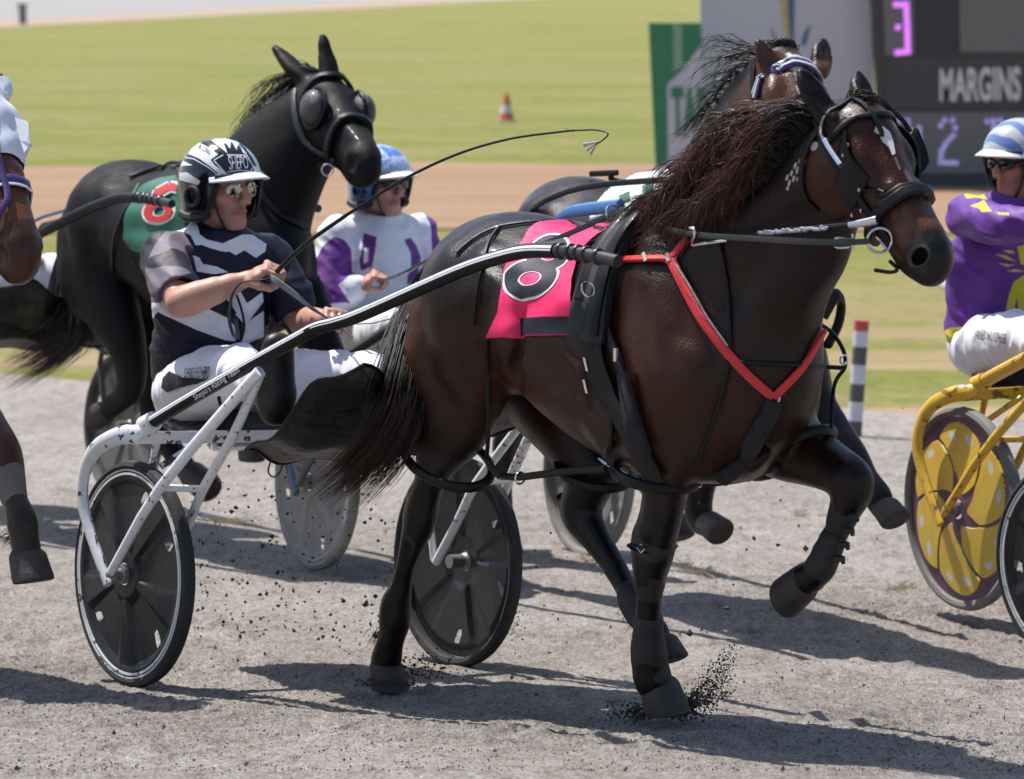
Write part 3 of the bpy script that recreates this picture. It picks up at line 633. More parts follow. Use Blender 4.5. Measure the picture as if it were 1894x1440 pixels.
# --- saddle, girths and straps
def straps(name, lst, m, off=.006, th=.005, parent=None, sf=None):
    for px, wd in lst:
        b = MB(); (sf or SH).strap(b, px, wd, off, th)
        if b.V: b.build(name, m, parent)
def each(name, m, parent, fns):
    for fn in fns: b = MB(); fn(b); b.build(name, m, parent)
straps('saddle_pad', [([(1252, 378), (1215, 392), (1170, 432), (1128, 490), (1106, 560), (1096, 630)], (.10, .13))], WEB, .012, .022, hero)
straps('saddle', [([(1262, 376), (1226, 388), (1184, 428), (1146, 486), (1122, 560), (1112, 620)], (.035, .05)), ([(1225, 380), (1190, 400), (1150, 440), (1114, 490), (1092, 560)], (.03, .04))], LEA, .034, .010, hero)
straps('girth', [([(1098, 610), (1104, 660), (1122, 710), (1155, 770), (1190, 835), (1215, 880)], (.075, .06)), ([(1100, 590), (1108, 660), (1130, 720), (1140, 790), (1120, 850)], (.028, .022)), ([(1112, 570), (1150, 660), (1180, 750), (1200, 830)], (.03, .03))], LEA, .010, .008, hero)
straps('girth_pad', [([(1168, 690), (1178, 760), (1195, 830)], (.045, .06))], mat('felt_pad', (.012, .012, .016), .9, bump=1, bs=300), .018, .012, hero)
each('harness_ring', CHR, hero, [lambda b, c=c: b.torus(q(*c[:3]), Tw+.4*Zw, c[3], .0028, 20) for c in ((1088, 535, -.335, .020), (1135, 395, -.05, .024), (1184, 380, .05, .02))])
for u, v, w_, dd in ((1153, 655, .012, 0), (1096, 672, .010, .4), (1090, 712, .010, .4)):
    h = SH.hit(u, v, .022); dz_ = Zw+Tw*-dd; b = MB(); b.box(h[0], dz_*.017, Tw*w_*.5, h[1]*.003); b.build('buckle', CHR, hero)
h = SH.hit(1122, 848, .012); b = MB(); b.torus(h[0], h[1], .018, .0025, 4); b.build('buckle', CHR, hero)
straps('breast_collar', [([(1136, 484), (1180, 482), (1243, 481)], (.017, .017)), ([(1243, 481), (1262, 520), (1300, 590), (1350, 655), (1395, 702), (1430, 733)], (.026, .022)), ([(1430, 733), (1462, 700), (1490, 665), (1512, 620), (1530, 592)], (.020, .018)), ([(1243, 481), (1262, 460), (1276, 441)], (.018, .018))], RED, .008, .006, hero)
straps('breast_collar_trim', [([(1253, 490), (1275, 520), (1312, 588), (1350, 640)], (.005, .005)), ([(1196, 474), (1200, 488)], (.01, .01)), ([(1238, 474), (1240, 489)], (.01, .01))], mat('grey_trim', (.35, .30, .27), .6), .016, .002, hero)
straps('martingale', [([(1432, 738), (1420, 765), (1400, 798), (1370, 850), (1330, 880)], (.040, .055))], mat('felt_pad'), .008, .012, hero)
each('collar_ring', CHR, hero, [lambda b, c=c: b.torus(SH.hit(*c, .01)[0], SH.hit(*c)[1], .014, .003, 16) for c in ((1431, 734), (1244, 481))])
straps('neck_strap', [([(1330, 440), (1342, 500), (1350, 580), (1350, 660), (1338, 720), (1318, 780), (1292, 850)], (.012, .010)), ([(905, 620), (904, 700), (902, 780), (900, 842)], (.008, .008))], LEA, .005, .003, hero)
straps('croup_strap', [([(1120, 430), (1060, 415), (1000, 412), (930, 420), (880, 440), (845, 470)], (.022, .016)), ([(930, 418), (905, 450), (890, 520), (880, 600)], (.010, .010)), ([(1000, 412), (990, 440), (960, 500)], (.010, .01))], LEA, .006, .004, hero)
b = MB(); b.tube([q(830, 470, .02), q(812, 500, -.07), q(790, 560, -.10), q(778, 640, -.11)], .006, 6, flat=(1, .5), res=4); b.build('tail_strap', LEA, hero)
# --- hopples: padded loops round the legs joined along the flank
def loop(c, rl, rm, tilt, n=26, a0=0, tm=HT):
    """ring round a leg: centre px+lat, half sizes along lat and along T"""
    cl = np.array(tm.ql(*c)); P = []
    for i in range(n):
        x = 2*math.pi*i/n; P.append(tm.w(cl+np.array([rm*math.cos(x), rl*math.sin(x), tilt[0]*math.cos(x)+tilt[1]*math.sin(x)])))
    return P
b = MB(); b.tube(loop((828, 850, -.15), .105, .155, (-.055, .02)), .0155, 10, flat=(1, .75), closed=True); b.build('hopple_loop', LEA, hero)
b = MB(); b.tube(loop((1212, 880, -.13), .10, .115, (-.02, .0)), .0155, 10, flat=(1, .75), closed=True); b.build('hopple_loop', LEA, hero)
b = MB(); b.tube(loop((1100, 868, .14), .09, .13, (-.03, .02)), .0155, 10, flat=(1, .75), closed=True); b.build('hopple_loop', LEA, hero)
b = MB(); b.tube(loop((1462, 838, .15), .10, .125, (.075, .0)), .0155, 10, flat=(1, .75), closed=True); b.build('hopple_loop', LEA, hero)
b = MB(); b.tube([q(930, 880, -.20), q(960, 882, -.22), q(1010, 876, -.23), q(1060, 870, -.23), q(1120, 866, -.24)], .010, 8, flat=(1, .6), res=4); b.build('hopple_strap', LEA, hero); b = MB()
b.tube([q(1268, 885, -.05), q(1310, 892, -.0), q(1350, 888, .03), q(1388, 880, .06), q(1440, 860, .08)], .011, 8, flat=(1, .7), res=4)
b.build('hopple_strap', LEA, hero)
each('hopple_buckle', CHR, hero, [lambda b, c=c: b.torus(q(*c), Tw, .016, .003, 14) for c in ((962, 884, -.22), (1386, 878, .06), (1290, 890, -.03))])
each('hopple_hanger', LEA, hero, [lambda b, L=L, r_=r_: b.tube([q(*p) for p in L], r_, 6, flat=(1, .5), res=3) for L, r_ in (([(903, 700, -.28), (903, 800, -.27), (900, 850, -.235)], .006), ([(901, 850, -.24), (912, 868, -.235), (925, 880, -.23)], .012), ([(1206, 760, -.24), (1190, 820, -.235), (1180, 862, -.23)], .006))])
# --- leg boots
def boot(sd, name, pts, m, grow=.008, wv=None):
    s_ = Sdf(HT, np.array([min(p[i] for p in pts) for i in range(3)])-.09, np.array([max(p[i] for p in pts) for i in range(3)])+.09, .006)
    s_.path([tuple(p[:3])+(p[3]+grow, p[4]+grow) for p in pts], .01, sub=3)
    s_.disp(lambda P: .002*vnoise(P, 60, 3)); V, F = s_.mesh(1); sd.append(link(name, V, F, m, hero)); return sd[-1]
BM = mat('neoprene_boot', (.0065, .0065, .009), .6, bump=.6, bs=260, dust=.07, spec=.35)
def legpts(L, i, j, f0=0, f1=0):
    P = [np.array(tuple(HT.ql(*p[:3]))+p[3:]) for p in L[i:j+1]]
    P[0] = P[0]+(P[1]-P[0])*f0; P[-1] = P[-1]+(P[-2]-P[-1])*f1; return P
boots = []
boot(boots, 'knee_boot', legpts(RF, 4, 6, -.35, .25), BM, .005)
boot(boots, 'tendon_boot', legpts(RF, 6, 10, .75, .45), BM, .007)
boot(boots, 'knee_boot', legpts(LF, 4, 6, .3, .3), BM, .002)
boot(boots, 'tendon_boot', legpts(LF, 6, 8, -.2, .1), BM, .004)
boot(boots, 'hind_boot', legpts(LH, 7, 9, .3, .2), BM, .007)
b = MB(); cb = np.array(HT.ql(1207, 1012, -.09)); b.tube([HT.w(cb+np.array([.060*math.cos(x), .057*math.sin(x), .004*math.sin(2*x)])) for x in np.linspace(0, 2*math.pi, 22, endpoint=False)], .011, 8, flat=(.35, 1), side=None, closed=True)
b.tube([q(1195, 1012, -.155), q(1180, 1010, -.17), q(1166, 1005, -.18)], [.010, .010, .007], 6, flat=(.4, 1)); b.build('boot_strap', LEA, hero)
b = MB(); b.torus(q(1186, 1014, -.165), HT.A*-.8+HT.T*.4, .011, .0025, 4); b.build('boot_buckle', CHR, hero)
b = MB()
for i in range(4): t_ = i/3; c_ = q(1572-26*t_, 955+78*t_, .15); b.tube([c_, c_+HT.T*.026+ZU*.004, c_+HT.T*.030-ZU*.010], [.010, .009, .005], 6)
b.build('boot_fastenings', BM, hero)
bx = MB(); bx.box(SH.hit(1176, 1178)[0]-HT.A*.016, HT.T*.004, HT.A*.001, Zw*.003); bx.build('boot_tag', WHT, hero)
# --- bridle
def hw(x, y, n): return HT.w(HH.w(x, y, n))
def hsurf(x, y, n, off=.004):
    h, nn = SH.near(hw(x, y, n)); return h+nn*off, nn
def hstrap(mb, pts, wd, off=.004, th=.004, res=5):
    P = crom([np.array(p, float) for p in pts], [0]*len(pts), res)[0]; A_ = [hsurf(*p, off) for p in P]; mb.band([a[0] for a in A_], [a[1] for a in A_], wd, th)
b = MB()
hstrap(b, [(.06, -.12, -.09), (.05, -.06, -.02), (.06, 0, 0), (.05, .06, -.02), (.06, .12, -.09)], .016, .004, .004)     # brow band
hstrap(b, [(-.04, -.08, -.06), (.08, -.11, -.10), (.24, -.09, -.12), (.36, -.08, -.13), (.45, -.07, -.13)], .018)       # cheek
hstrap(b, [(-.04, .08, -.06), (.08, .11, -.10), (.24, .09, -.12), (.36, .08, -.13), (.45, .07, -.13)], .018)
hstrap(b, [(.0, -.10, -.05), (.02, -.12, -.16), (.08, -.09, -.27), (.10, 0, -.30)], .016)                                # throat
hstrap(b, [(-.03, -.03, .0), (.05, -.02, .0), (.13, -.02, .0)], .012)
b.build('bridle', LEA, hero)
b = MB(); hstrap(b, [(.36, -.02, -.24), (.36, -.09, -.16), (.35, -.075, -.09), (.355, -.04, -.03), (.36, 0, -.01), (.355, .04, -.03), (.35, .075, -.09), (.36, .07, -.16)], .030, .006, .012); b.build('nose_band', LEA, hero)
b = MB(); hstrap(b, [(.30, -.07, -.07), (.32, -.05, -.04), (.33, 0, .0), (.32, .05, -.04)], .014); hstrap(b, [(.20, -.105, -.12), (.26, -.08, -.08), (.31, -.05, -.04)], .010); b.build('nose_strap', LEA, hero)
for sg, name in ((-1, 'blinker'), (1, 'blinker')):       # cupped leather eye shields standing off the face
    b = MB(); V = []; nu, nv = 9, 9
    for i in range(nu):
        for j in range(nv):
            s_, t_ = i/(nu-1), j/(nv-1); x = .075+.20*s_; n = -.165+.145*t_; y = .098+.012+.040*math.sin(math.pi*min(1, s_*1.05))**.8*(.4+.6*t_)
            n += .012*math.cos(s_*3.1); V.append(hw(x-.02*t_, sg*y, n))
    F = [(i*nv+j, i*nv+j+1, (i+1)*nv+j+1, (i+1)*nv+j) for i in range(nu-1) for j in range(nv-1)]; b.add(V, F); o = b.build(name, LEA, hero)
    md = o.modifiers.new('s', 'SOLIDIFY'); md.thickness = .006
# wire arms holding the cups, and the far deflector flap
b = MB()
b.tube([q(1580, 178, -.01), q(1560, 192, -.05), q(1528, 212, -.10), (q(1518, 245, -.13)), q(1527, 265, -.15), q(1553, 302, -.16)], .0065, 8, res=5)
b.build('blinker_arm', LEA, hero); b = MB(); b.tube([q(1578, 168, .0), q(1612, 173, .10), q(1640, 195, .14), q(1668, 220, .16), q(1684, 243, .17)], .0065, 8, res=5); b.build('blinker_arm', LEA, hero)
b = MB(); b.tube([q(1525, 258, -.15), q(1535, 276, -.155), q(1555, 305, -.16)], .0075, 8, res=3); b.build('blinker_arm_end', CHR, hero)
b = MB(); fl = [q(u+7, v, a+.03) for u, v, a in ((1684, 235, .17), (1692, 238, .19), (1706, 272, .20), (1712, 298, .20), (1704, 314, .18), (1688, 328, .155), (1678, 300, .145), (1672, 262, .15))]
c_ = np.mean(fl, 0)-HT.T*.015; b.add(fl+[c_], [(i, (i+1) % 8, 8) for i in range(8)]); o = b.build('deflector_flap', LEA, hero); md = o.modifiers.new('s', 'SOLIDIFY'); md.thickness = .008
each('stud', CHR, hero, [lambda b, p=p: b.ball(hsurf(*p, .012)[0], .006, seg=8) for p in ((.12, -.13, -.02), (.14, -.15, -.05), (.30, -.10, -.14), (.28, -.1, -.19), (.25, -.1, -.09))]); b = MB()
rc = q(1627, 444, -.075); b.torus(rc, HT.A*-.55+HT.T*.83, .030, .0035, 26); b.tube([rc, rc+HT.T*.02-Zw*.02, rc-Zw*.03], .003, 6)
b.build('bit_ring', CHR, hero); b = MB(); b.tube([q(1573, 441, -.12), q(1545, 440, -.15), q(1542, 450, -.15), q(1548, 458, -.15), q(1572, 456, -.12)], .003, 6, res=3); b.tube([q(1577, 432, -.12), q(1577, 462, -.12)], .003, 6)
b.build('rein_buckle', CHR, hero)
b = MB(); b.tube([q(1571, 416, -.12), q(1600, 411, -.105), q(1622, 406, -.09)], [.0085, .011, .011], 10); b.build('pole_end', CHR, hero)
b = MB(); b.tube([q(1400, 432, -.16), q(1480, 425, -.16), q(1572, 416, -.12)], .0075, 8); b.build('head_pole', LEA, hero)
b = MB(); r_ = random.Random(3)
for i in range(60):
    t_ = i/60; b.ball(q(1405+125*t_, 431-11*t_+r_.uniform(-3, 3), -.168), (.006, .004, .004), seg=6)
b.build('pole_cord', mat('pale_cord', (.35, .37, .42), .5), hero)
b = MB()     # chin strap
b.tube([q(1645, 482, -.05), q(1660, 497, -.04), q(1648, 503, -.03), q(1618, 499, -.04)], .005, 6, res=3); b.build('chin_strap', LEA, hero)
b = MB()     # spreader loop in front of the chest
b.tube([q(1350, 668, -.12), q(1420, 672, .0), q(1500, 677, .12), q(1560, 680, .20)], .006, 8, res=4)
b.tube([q(1512, 596, .16), q(1540, 616, .20), q(1560, 648, .21), q(1563, 678, .21), q(1548, 700, .20), q(1541, 726, .18), q(1538, 790, .15)], .0055, 8, res=4); b.build('spreader_strap', LEA, hero)
b = MB(); b.torus(q(1561, 665, .2), HT.T, .012, .003, 12); b.build('spreader_ring', CHR, hero)
straps('spreader_strap', [([(1348, 668), (1400, 671), (1460, 674), (1518, 677)], (.012, .012))], LEA, .006, .006, hero)
b = MB(); SH.patch(b, [[(1620, 230), (1634, 234), (1645, 243), (1651, 258), (1656, 284), (1650, 287), (1643, 272), (1632, 262), (1626, 250), (1617, 243)]], .0012, 0, 6)
SH.patch(b, [[(1652, 289), (1658, 291), (1666, 312), (1663, 316)]], .001, 1, 6); b.build('white_star', [mat('white_star_hair', (.66, .64, .61), .7), mat('faint_white_hair', (.10, .08, .07), .7)], hero)
b = MB(); ring_patch(SH, b, (1700, 473), (21, 23), .0, .0008, 0, lambda a, c: 0, .2); ring_patch(SH, b, (1701, 474), (15, 17), .0, .0016, 1, lambda a, c: 0, .2); b.build('nostril', [mat('nostril_rim', (.030, .022, .022), .5), mat('nostril_dark', (.002, .0015, .0015), .8, spec=.05)], hero)  # black patch paints the shaded hollow of the nostril
# freeze brand on the neck
b = MB(); br = [(0, 0, 7, 11), (-18, 30, 3, 9), (-22, 38, 3, 8), (-26, 28, 3, 7), (-31, 44, 3, 9), (-35, 36, 3, 8), (-38, 60, 3, 8), (-42, 50, 3, 7), (-46, 68, 3, 8), (-50, 58, 3, 8), (-49, 78, 3, 5), (-30, 60, 3, 6), (-24, 50, 3, 6)]
for dx, dy, w_, h_ in br: SH.patch(b, [[(1507+dx+w_*math.cos(a)-.2*h_*math.sin(a), 270+dy+h_*math.sin(a)*.8) for a in np.linspace(0, 6.28, 9)[:-1]]], .002, 0, 30)
b.build('freeze_brand', mat('white_hair', (.42, .38, .35), .7), hero)
# ---------------------------------------------------------------- sulkies
TYR = mat('tyre_rubber', (.012, .012, .014), .7, bump=.4, bs=150, dust=.07, spec=.3)
DSK = mat('dark_disc', (.006, .007, .010), .42, coat=.03, dust=.02, bump=.15, bs=60, spec=.4)
WHP = mat('white_paint', (.74, .74, .76), .3, coat=.3, dirt=.32, ds=34, dirtcol=(.05, .04, .035), var=.06)
WHC = mat('white_paint_clean', (.74, .74, .76), .3, coat=.3, dirt=.14, ds=45, dirtcol=(.12, .09, .07), var=.06)
def wheel(tm, c, R, m, parent, n_out=-1, style='dark', ph=0., tilt=0.):
    """m = dict(tyre, disc, line, hub). c local centre; n_out: side (-1 right, +1 left) that is dished outwards"""
    w_ = empty('wheel', tm.w(c), None, None); w_.parent = parent; w_.location = Vector(tm.w(c))-worldpos(parent)
    ax = np.array([0, 1., -tilt]); ax /= np.linalg.norm(ax); c = np.array(c, float); u_ = np.array([1., 0, 0]); v_ = np.cross(ax, u_)
    def pt(r, a, s): return tm.w(c+r*(u_*math.cos(a)+v_*math.sin(a))+ax*s)
    n = 96; b = MB(); prof = [(R*.905, -.012), (R*.915, -.019), (R*.95, -.024), (R*.985, -.017), (R, 0), (R*.985, .017), (R*.95, .024), (R*.915, .019), (R*.905, .012)]
    V = [pt(r, 2*math.pi*i/n, s) for i in range(n) for r, s in prof]; k = len(prof)
    b.add(V, [(i*k+j, i*k+(j+1) % k, ((i+1) % n)*k+(j+1) % k, ((i+1) % n)*k+j) for i in range(n) for j in range(k)]); b.build('tyre', m['tyre'], w_)
    nr, na = (56, 640) if (style == 'dark' and tm is HT) else ((26, 240) if style == 'dark' else (44, 800)); b = MB(); V = []; F = []; MI = []; r0, r1 = R*.10, R*.90
    def info(f, a):
        if style == 'dark':
            x = abs(((a-ph)/(2*math.pi)*5) % 1-.5)*2      # 1 on a spoke ridge, 0 mid petal
            e = max(0, min(1, (x-.62)/.16))*max(0, min(1, (f-.08)/.1)); rimf = max(0, min(1, (f-.86)/.06)); hub = max(0, min(1, (.22-f)/.08))
            h_ = .004+.012*max(e*(1-f*.3), rimf, hub); 
            xx = ((a-ph)/(2*math.pi)*5) % 1; hole = .68 < f < .84 and abs(xx-.5-(.20 if int(((a-ph)/(2*math.pi)*5)) % 2 else -.12)-(f-.76)*.35) < .052*math.sqrt(max(0, 1-((f-.76)/.09)**4)) 
            return h_, hole, 0
        sw = a-ph+.75*(f-.3); x = (sw/(2*math.pi)*6) % 1; x = (x-.5)*2; wd_ = .94*min(1, (f-.10)/.26)**.5*min(1, (.93-f)/.12)**.5 if .10 < f < .93 else 0
        pet = abs(x) < wd_; dot = 0.70 < f < .82 and (abs(abs(x)-.40) < .15*math.sqrt(max(0, 1-((f-.76)/.06)**2)))
        return .006+(.004 if pet else 0), False, (2 if dot else 1 if pet else 0)
    for i in range(na):
        a = 2*math.pi*i/na
        for j in range(nr*(1 if style == 'dark' else 2)+1):
            f = j/(nr*(1 if style == 'dark' else 2)); h_, _, _ = info(f, a); V.append(pt(r0+(r1-r0)*f, a, n_out*(h_+.018*(1-f))))
    K = nr*(1 if style == 'dark' else 2)
    for i in range(na):
        for j in range(K):
            h_, hole, mi = info((j+.5)/K, 2*math.pi*(i+.5)/na)
            if hole: continue
            F.append((i*(K+1)+j, ((i+1) % na)*(K+1)+j, ((i+1) % na)*(K+1)+j+1, i*(K+1)+j+1)); MI.append(mi)
    o = link('disc', V, F, m['disc'], w_, True, midx=MI); autosmooth(o, 50); md = o.modifiers.new('s', 'SOLIDIFY'); md.thickness = .003
    if m.get('line'):
        for rr, tt in ((.882, .0035), (.915, .0022)):
            b = MB(); V = [pt(R*rr+dr, 2*math.pi*i/n, n_out*s) for i in range(n) for dr, s in ((-tt, .0165), (-tt, .0205), (tt, .0205), (tt, .0165))]
            b.add(V, [(i*4+j, i*4+(j+1) % 4, ((i+1) % n)*4+(j+1) % 4, ((i+1) % n)*4+j) for i in range(n) for j in range(4)]); b.build('rim_line', m['line'], w_)
    b = MB(); P = [tm.w(c+ax*s*n_out) for s in (-.03, .02, .03, .045, .047, .066, .068, .09)]; b.tube(P, [.022, .022, .030, .030, .018, .018, .010, .010], 18); b.build('hub', m['hub'], w_)
    return w_
def stripe_tube(tm, pts, r, parent, ms, name, res=5, line=True):
    """shaft with a pale line along its outer upper side"""
    P = [tm.w(p) for p in pts]; b = MB(); b.tube(P, r, 14, res=res); 
    if line:
        C_, _ = crom([np.array(p) for p in P], [0]*len(P), res); sgn = -1 if pts[0][1] < 0 else 1; d = tm.A*sgn*.86+tm.Z*.55; d /= np.linalg.norm(d)
        d2 = d-tm.Z*.42; d2 /= np.linalg.norm(d2)
        for dd, w_ in ((d, .0042), (d2, .0030)): b.tube([p+dd*(r-.0006) for p in C_], w_, 6, 1, flat=(.35, 1), side=dd)
    return b.build(name, ms, parent)
HUBM = mat('hub_metal', (.22, .21, .20), .5, .6, dust=.4)
def sulky(tm, label, group='racing sulkies', M=None, W=.587, R=.34, zc=(.325, .245), roll=.068, shaft_far=2.03, far=True, style='dark', thick=.02, ph=(.3, 1.0), net=True, text=True, seat_z=.69, near=True, lift=0.):
    M = M or {}; fr = M.get('frame', WHP); fr2 = M.get('strut', WHC); wm = M.get('wheel', dict(tyre=TYR, disc=[DSK], line=WHC, hub=HUBM)); shm = M.get('shaft', LEA); shl = M.get('line', mat('white_line', (.74, .74, .76), .35, var=0))
    root = empty('sulky', tm.w((0, 0, 0)), label, 'sulky', group)
    dz = lambda lat: -roll*(lat+.587)
    for sg in (-1, 1):
        if (sg == 1 and not far) or (sg == -1 and not near): continue
        def L(t, a, z): return tm.w((t, sg*a*W/.587, z+dz(sg*a)+lift))
        wheel(tm, (0, sg*W, zc[0] if sg < 0 else zc[1]), R, wm, root, sg, style, ph[0 if sg < 0 else 1], roll)
        b = MB(); Pt = [L(.02, .54, .775), L(.02, .59, .752), L(-.03, .625, .735), L(-.115, .645, .69), L(-.175, .65, .62), L(-.188, .655, .54), L(-.15, .655, .45), L(-.085, .656, .36), L(-.03, .657, .29)]
        b.tube(Pt, [.028, .026, .024, .023, .022, .022, .020, .019, .016], 4 if False else 12, res=4, flat=(.75, 1.15), side=tm.A); b.build('fork_arm', fr, root)
        b = MB(); b.tube([L(.0, .665, .33), L(.24, .625, .62), L(.60, .535, .965), L(.63, .525, .985)], [.014, .016, .017, .017], 10, res=3); b.build('outer_strut', fr2, root)
        b = MB(); b.tube([L(.61, .515, .975), L(.44, .50, .79), L(.25, .49, .61), L(.15, .49, .48), L(.01, .50, .325)], .0145, 10, res=3); b.build('inner_strut', fr2, root)
        b = MB(); b.tube([L(.24, .62, .615), L(.25, .495, .61)], .011, 8); b.build('cross_bar', fr2, root)
        b = MB(); b.tube([L(.0, .50, .73), L(-.05, .50, .6), L(.0, .50, .33)], .012, 8); b.build('inner_fork', fr, root)
        b = MB(); b.tube([L(.02, .50, .65), L(.03, .38, .72)], .011, 8); b.build('brace', fr, root)
        b = MB(); b.tube([L(.02, .555, .772), L(.07, .55, .793)], .030, 14); b.build('shaft_sleeve', fr2, root)
        sp = [(.05, .55, .785), (.27, .54, .88), (.55, .52, 1.0), (.80, .50, 1.105), (.87, .48, 1.14), (.95, .46, 1.163), (1.06, .44, 1.20), (1.42, .38, 1.34), (1.60, .36, 1.393), (1.70, .35, 1.413), (1.80, .34, 1.42)]
        if tm is HT or True: stripe_tube(tm, [(t, sg*a*W/.587, z+dz(sg*a)+lift) for t, a, z in sp], thick, root, [shm, shl], 'shaft', 5)
        b = MB(); e = [L(1.80, .34, 1.42), L(1.85, .338, 1.421), L(1.90, .336, 1.42), L(1.96, .333, 1.417), L(2.05, .33, 1.41)]
        b.tube(e, .017, 10)
        for t_ in (.1, .3, .45, .6, .78): i = int(t_*4); p = np.array(e[i])*(1-(t_*4-i))+np.array(e[min(4, i+1)])*(t_*4-i); b.torus(p, tm.T, .017, .006, 16)
        b.build('shaft_tip', PLA, root)
        b = MB(); b.tube([L(.42, .535, .90), L(.44, .54, .875), L(.56, .535, .925), L(.58, .53, .955)], .006, 6); b.build('step_loop', LEA, root)
    b = MB(); Lf = W*1.02; h_ = .020
    P = [tm.w((.0, s_*Lf, .735+dz(s_*Lf)+lift)) for s_ in (-1, -.5, 0, .5, 1)]; b.tube(P, .024, 4, flat=(1.2, 1), side=tm.Z+tm.T); b.build('cross_beam', fr, root)
    b = MB(); b.tube([tm.w((-.02, s_*.3, .705+dz(s_*.3)+lift)) for s_ in (-1, 0, 1)], .015, 4, flat=(1, 2.4), side=tm.Z); b.build('seat_support', fr2, root)
    s_ = Sdf(tm, (-.75, -.28, .60+lift), (-.05, .28, .90+lift), .01)
    s_.path([(-.62, 0, seat_z+lift+.035, .15, .03), (-.52, 0, seat_z+lift+.01, .20, .035), (-.35, 0, seat_z+lift-.005, .215, .035), (-.18, 0, seat_z+lift+.0, .19, .03)], .02); V, F = s_.mesh(2)
    link('seat', V, F, M.get('seat', mat('seat_vinyl', (.006, .008, .014), .4, bump=.3, bs=300)), root)
    if net:
        rows = [[(.60, -.44, .80), (.60, -.25, .74), (.60, 0, .71), (.60, .25, .73), (.60, .44, .78)],
                [(.38, -.42, .73), (.32, -.25, .68), (.30, 0, .655), (.32, .25, .66), (.38, .42, .70)],
                [(.78, -.45, .965), (.76, -.25, .86), (.75, 0, .82), (.76, .25, .85), (.78, .45, .93)],
                [(.95, -.38, 1.025), (.90, -.2, .95), (.88, 0, .93), (.90, .2, .93), (.95, .40, .98)]]
        rows = [rows[1], rows[0], rows[2], rows[3]]; rr = [crom([np.array((p[0], p[1]*W/.587, p[2]+lift)) for p in r], [0]*5, 6)[0] for r in rows]
        cols_ = [crom([rr[k][i] for k in range(4)], [0]*4, 6)[0] for i in range(len(rr[0]))]; n1, n2 = len(cols_), len(cols_[0])
        V = [tm.w(p+np.array([0, 0, .010*math.sin(i*.9+j*.35)+.006*math.sin(j*1.1-i*.4)])) for i, c in enumerate(cols_) for j, p in enumerate(c)]; F = [(i*n2+j, i*n2+j+1, (i+1)*n2+j+1, (i+1)*n2+j) for i in range(n1-1) for j in range(n2-1)]
        link('leg_net', V, F, M.get('net', NETM), root)
        e_ = [i*n2 for i in range(n1)]+[(n1-1)*n2+j for j in range(1, n2)]+[i*n2+n2-1 for i in range(n1-2, -1, -1)]+[j for j in range(n2-2, 0, -1)]
        b = MB(); b.tube([V[i] for i in e_], .006, 6, closed=True); b.build('net_edge', LEA, root)
    return root
def net_mat():
    m = bpy.data.materials.new('black_mesh_net'); m.use_nodes = True; nt = m.node_tree; b = nt.nodes["Principled BSDF"]; bp = nt.nodes.new('ShaderNodeBump'); bp.inputs['Distance'].default_value = .01; nt.links.new(noise(nt, 22, 5, objcoord(nt)), bp.inputs['Height']); nt.links.new(bp.outputs[0], b.inputs['Normal']); b.inputs["Base Color"].default_value = (.004, .004, .005, 1); b.inputs["Specular IOR Level"].default_value = .25; b.inputs["Roughness"].default_value = .42
    b.inputs["Alpha"].default_value = .985; return m
NETM = net_mat()
SK1 = sulky(HT, 'white framed sulky with black striped shafts and dark disc wheels, nearest the camera')

SF = Surf([([v.co[:] for v in o.data.vertices], [tuple(p.vertices) for p in o.data.polygons]) for o in ()]) if False else None
def surf_of(objs):
    P = []
    for o in objs:
        wv = np.array(worldpos(o)); P.append(([tuple(np.array(v.co)+wv) for v in o.data.vertices], np.array([0]) if False else [tuple(p.vertices) for p in o.data.polygons]))
    return Surf(P)
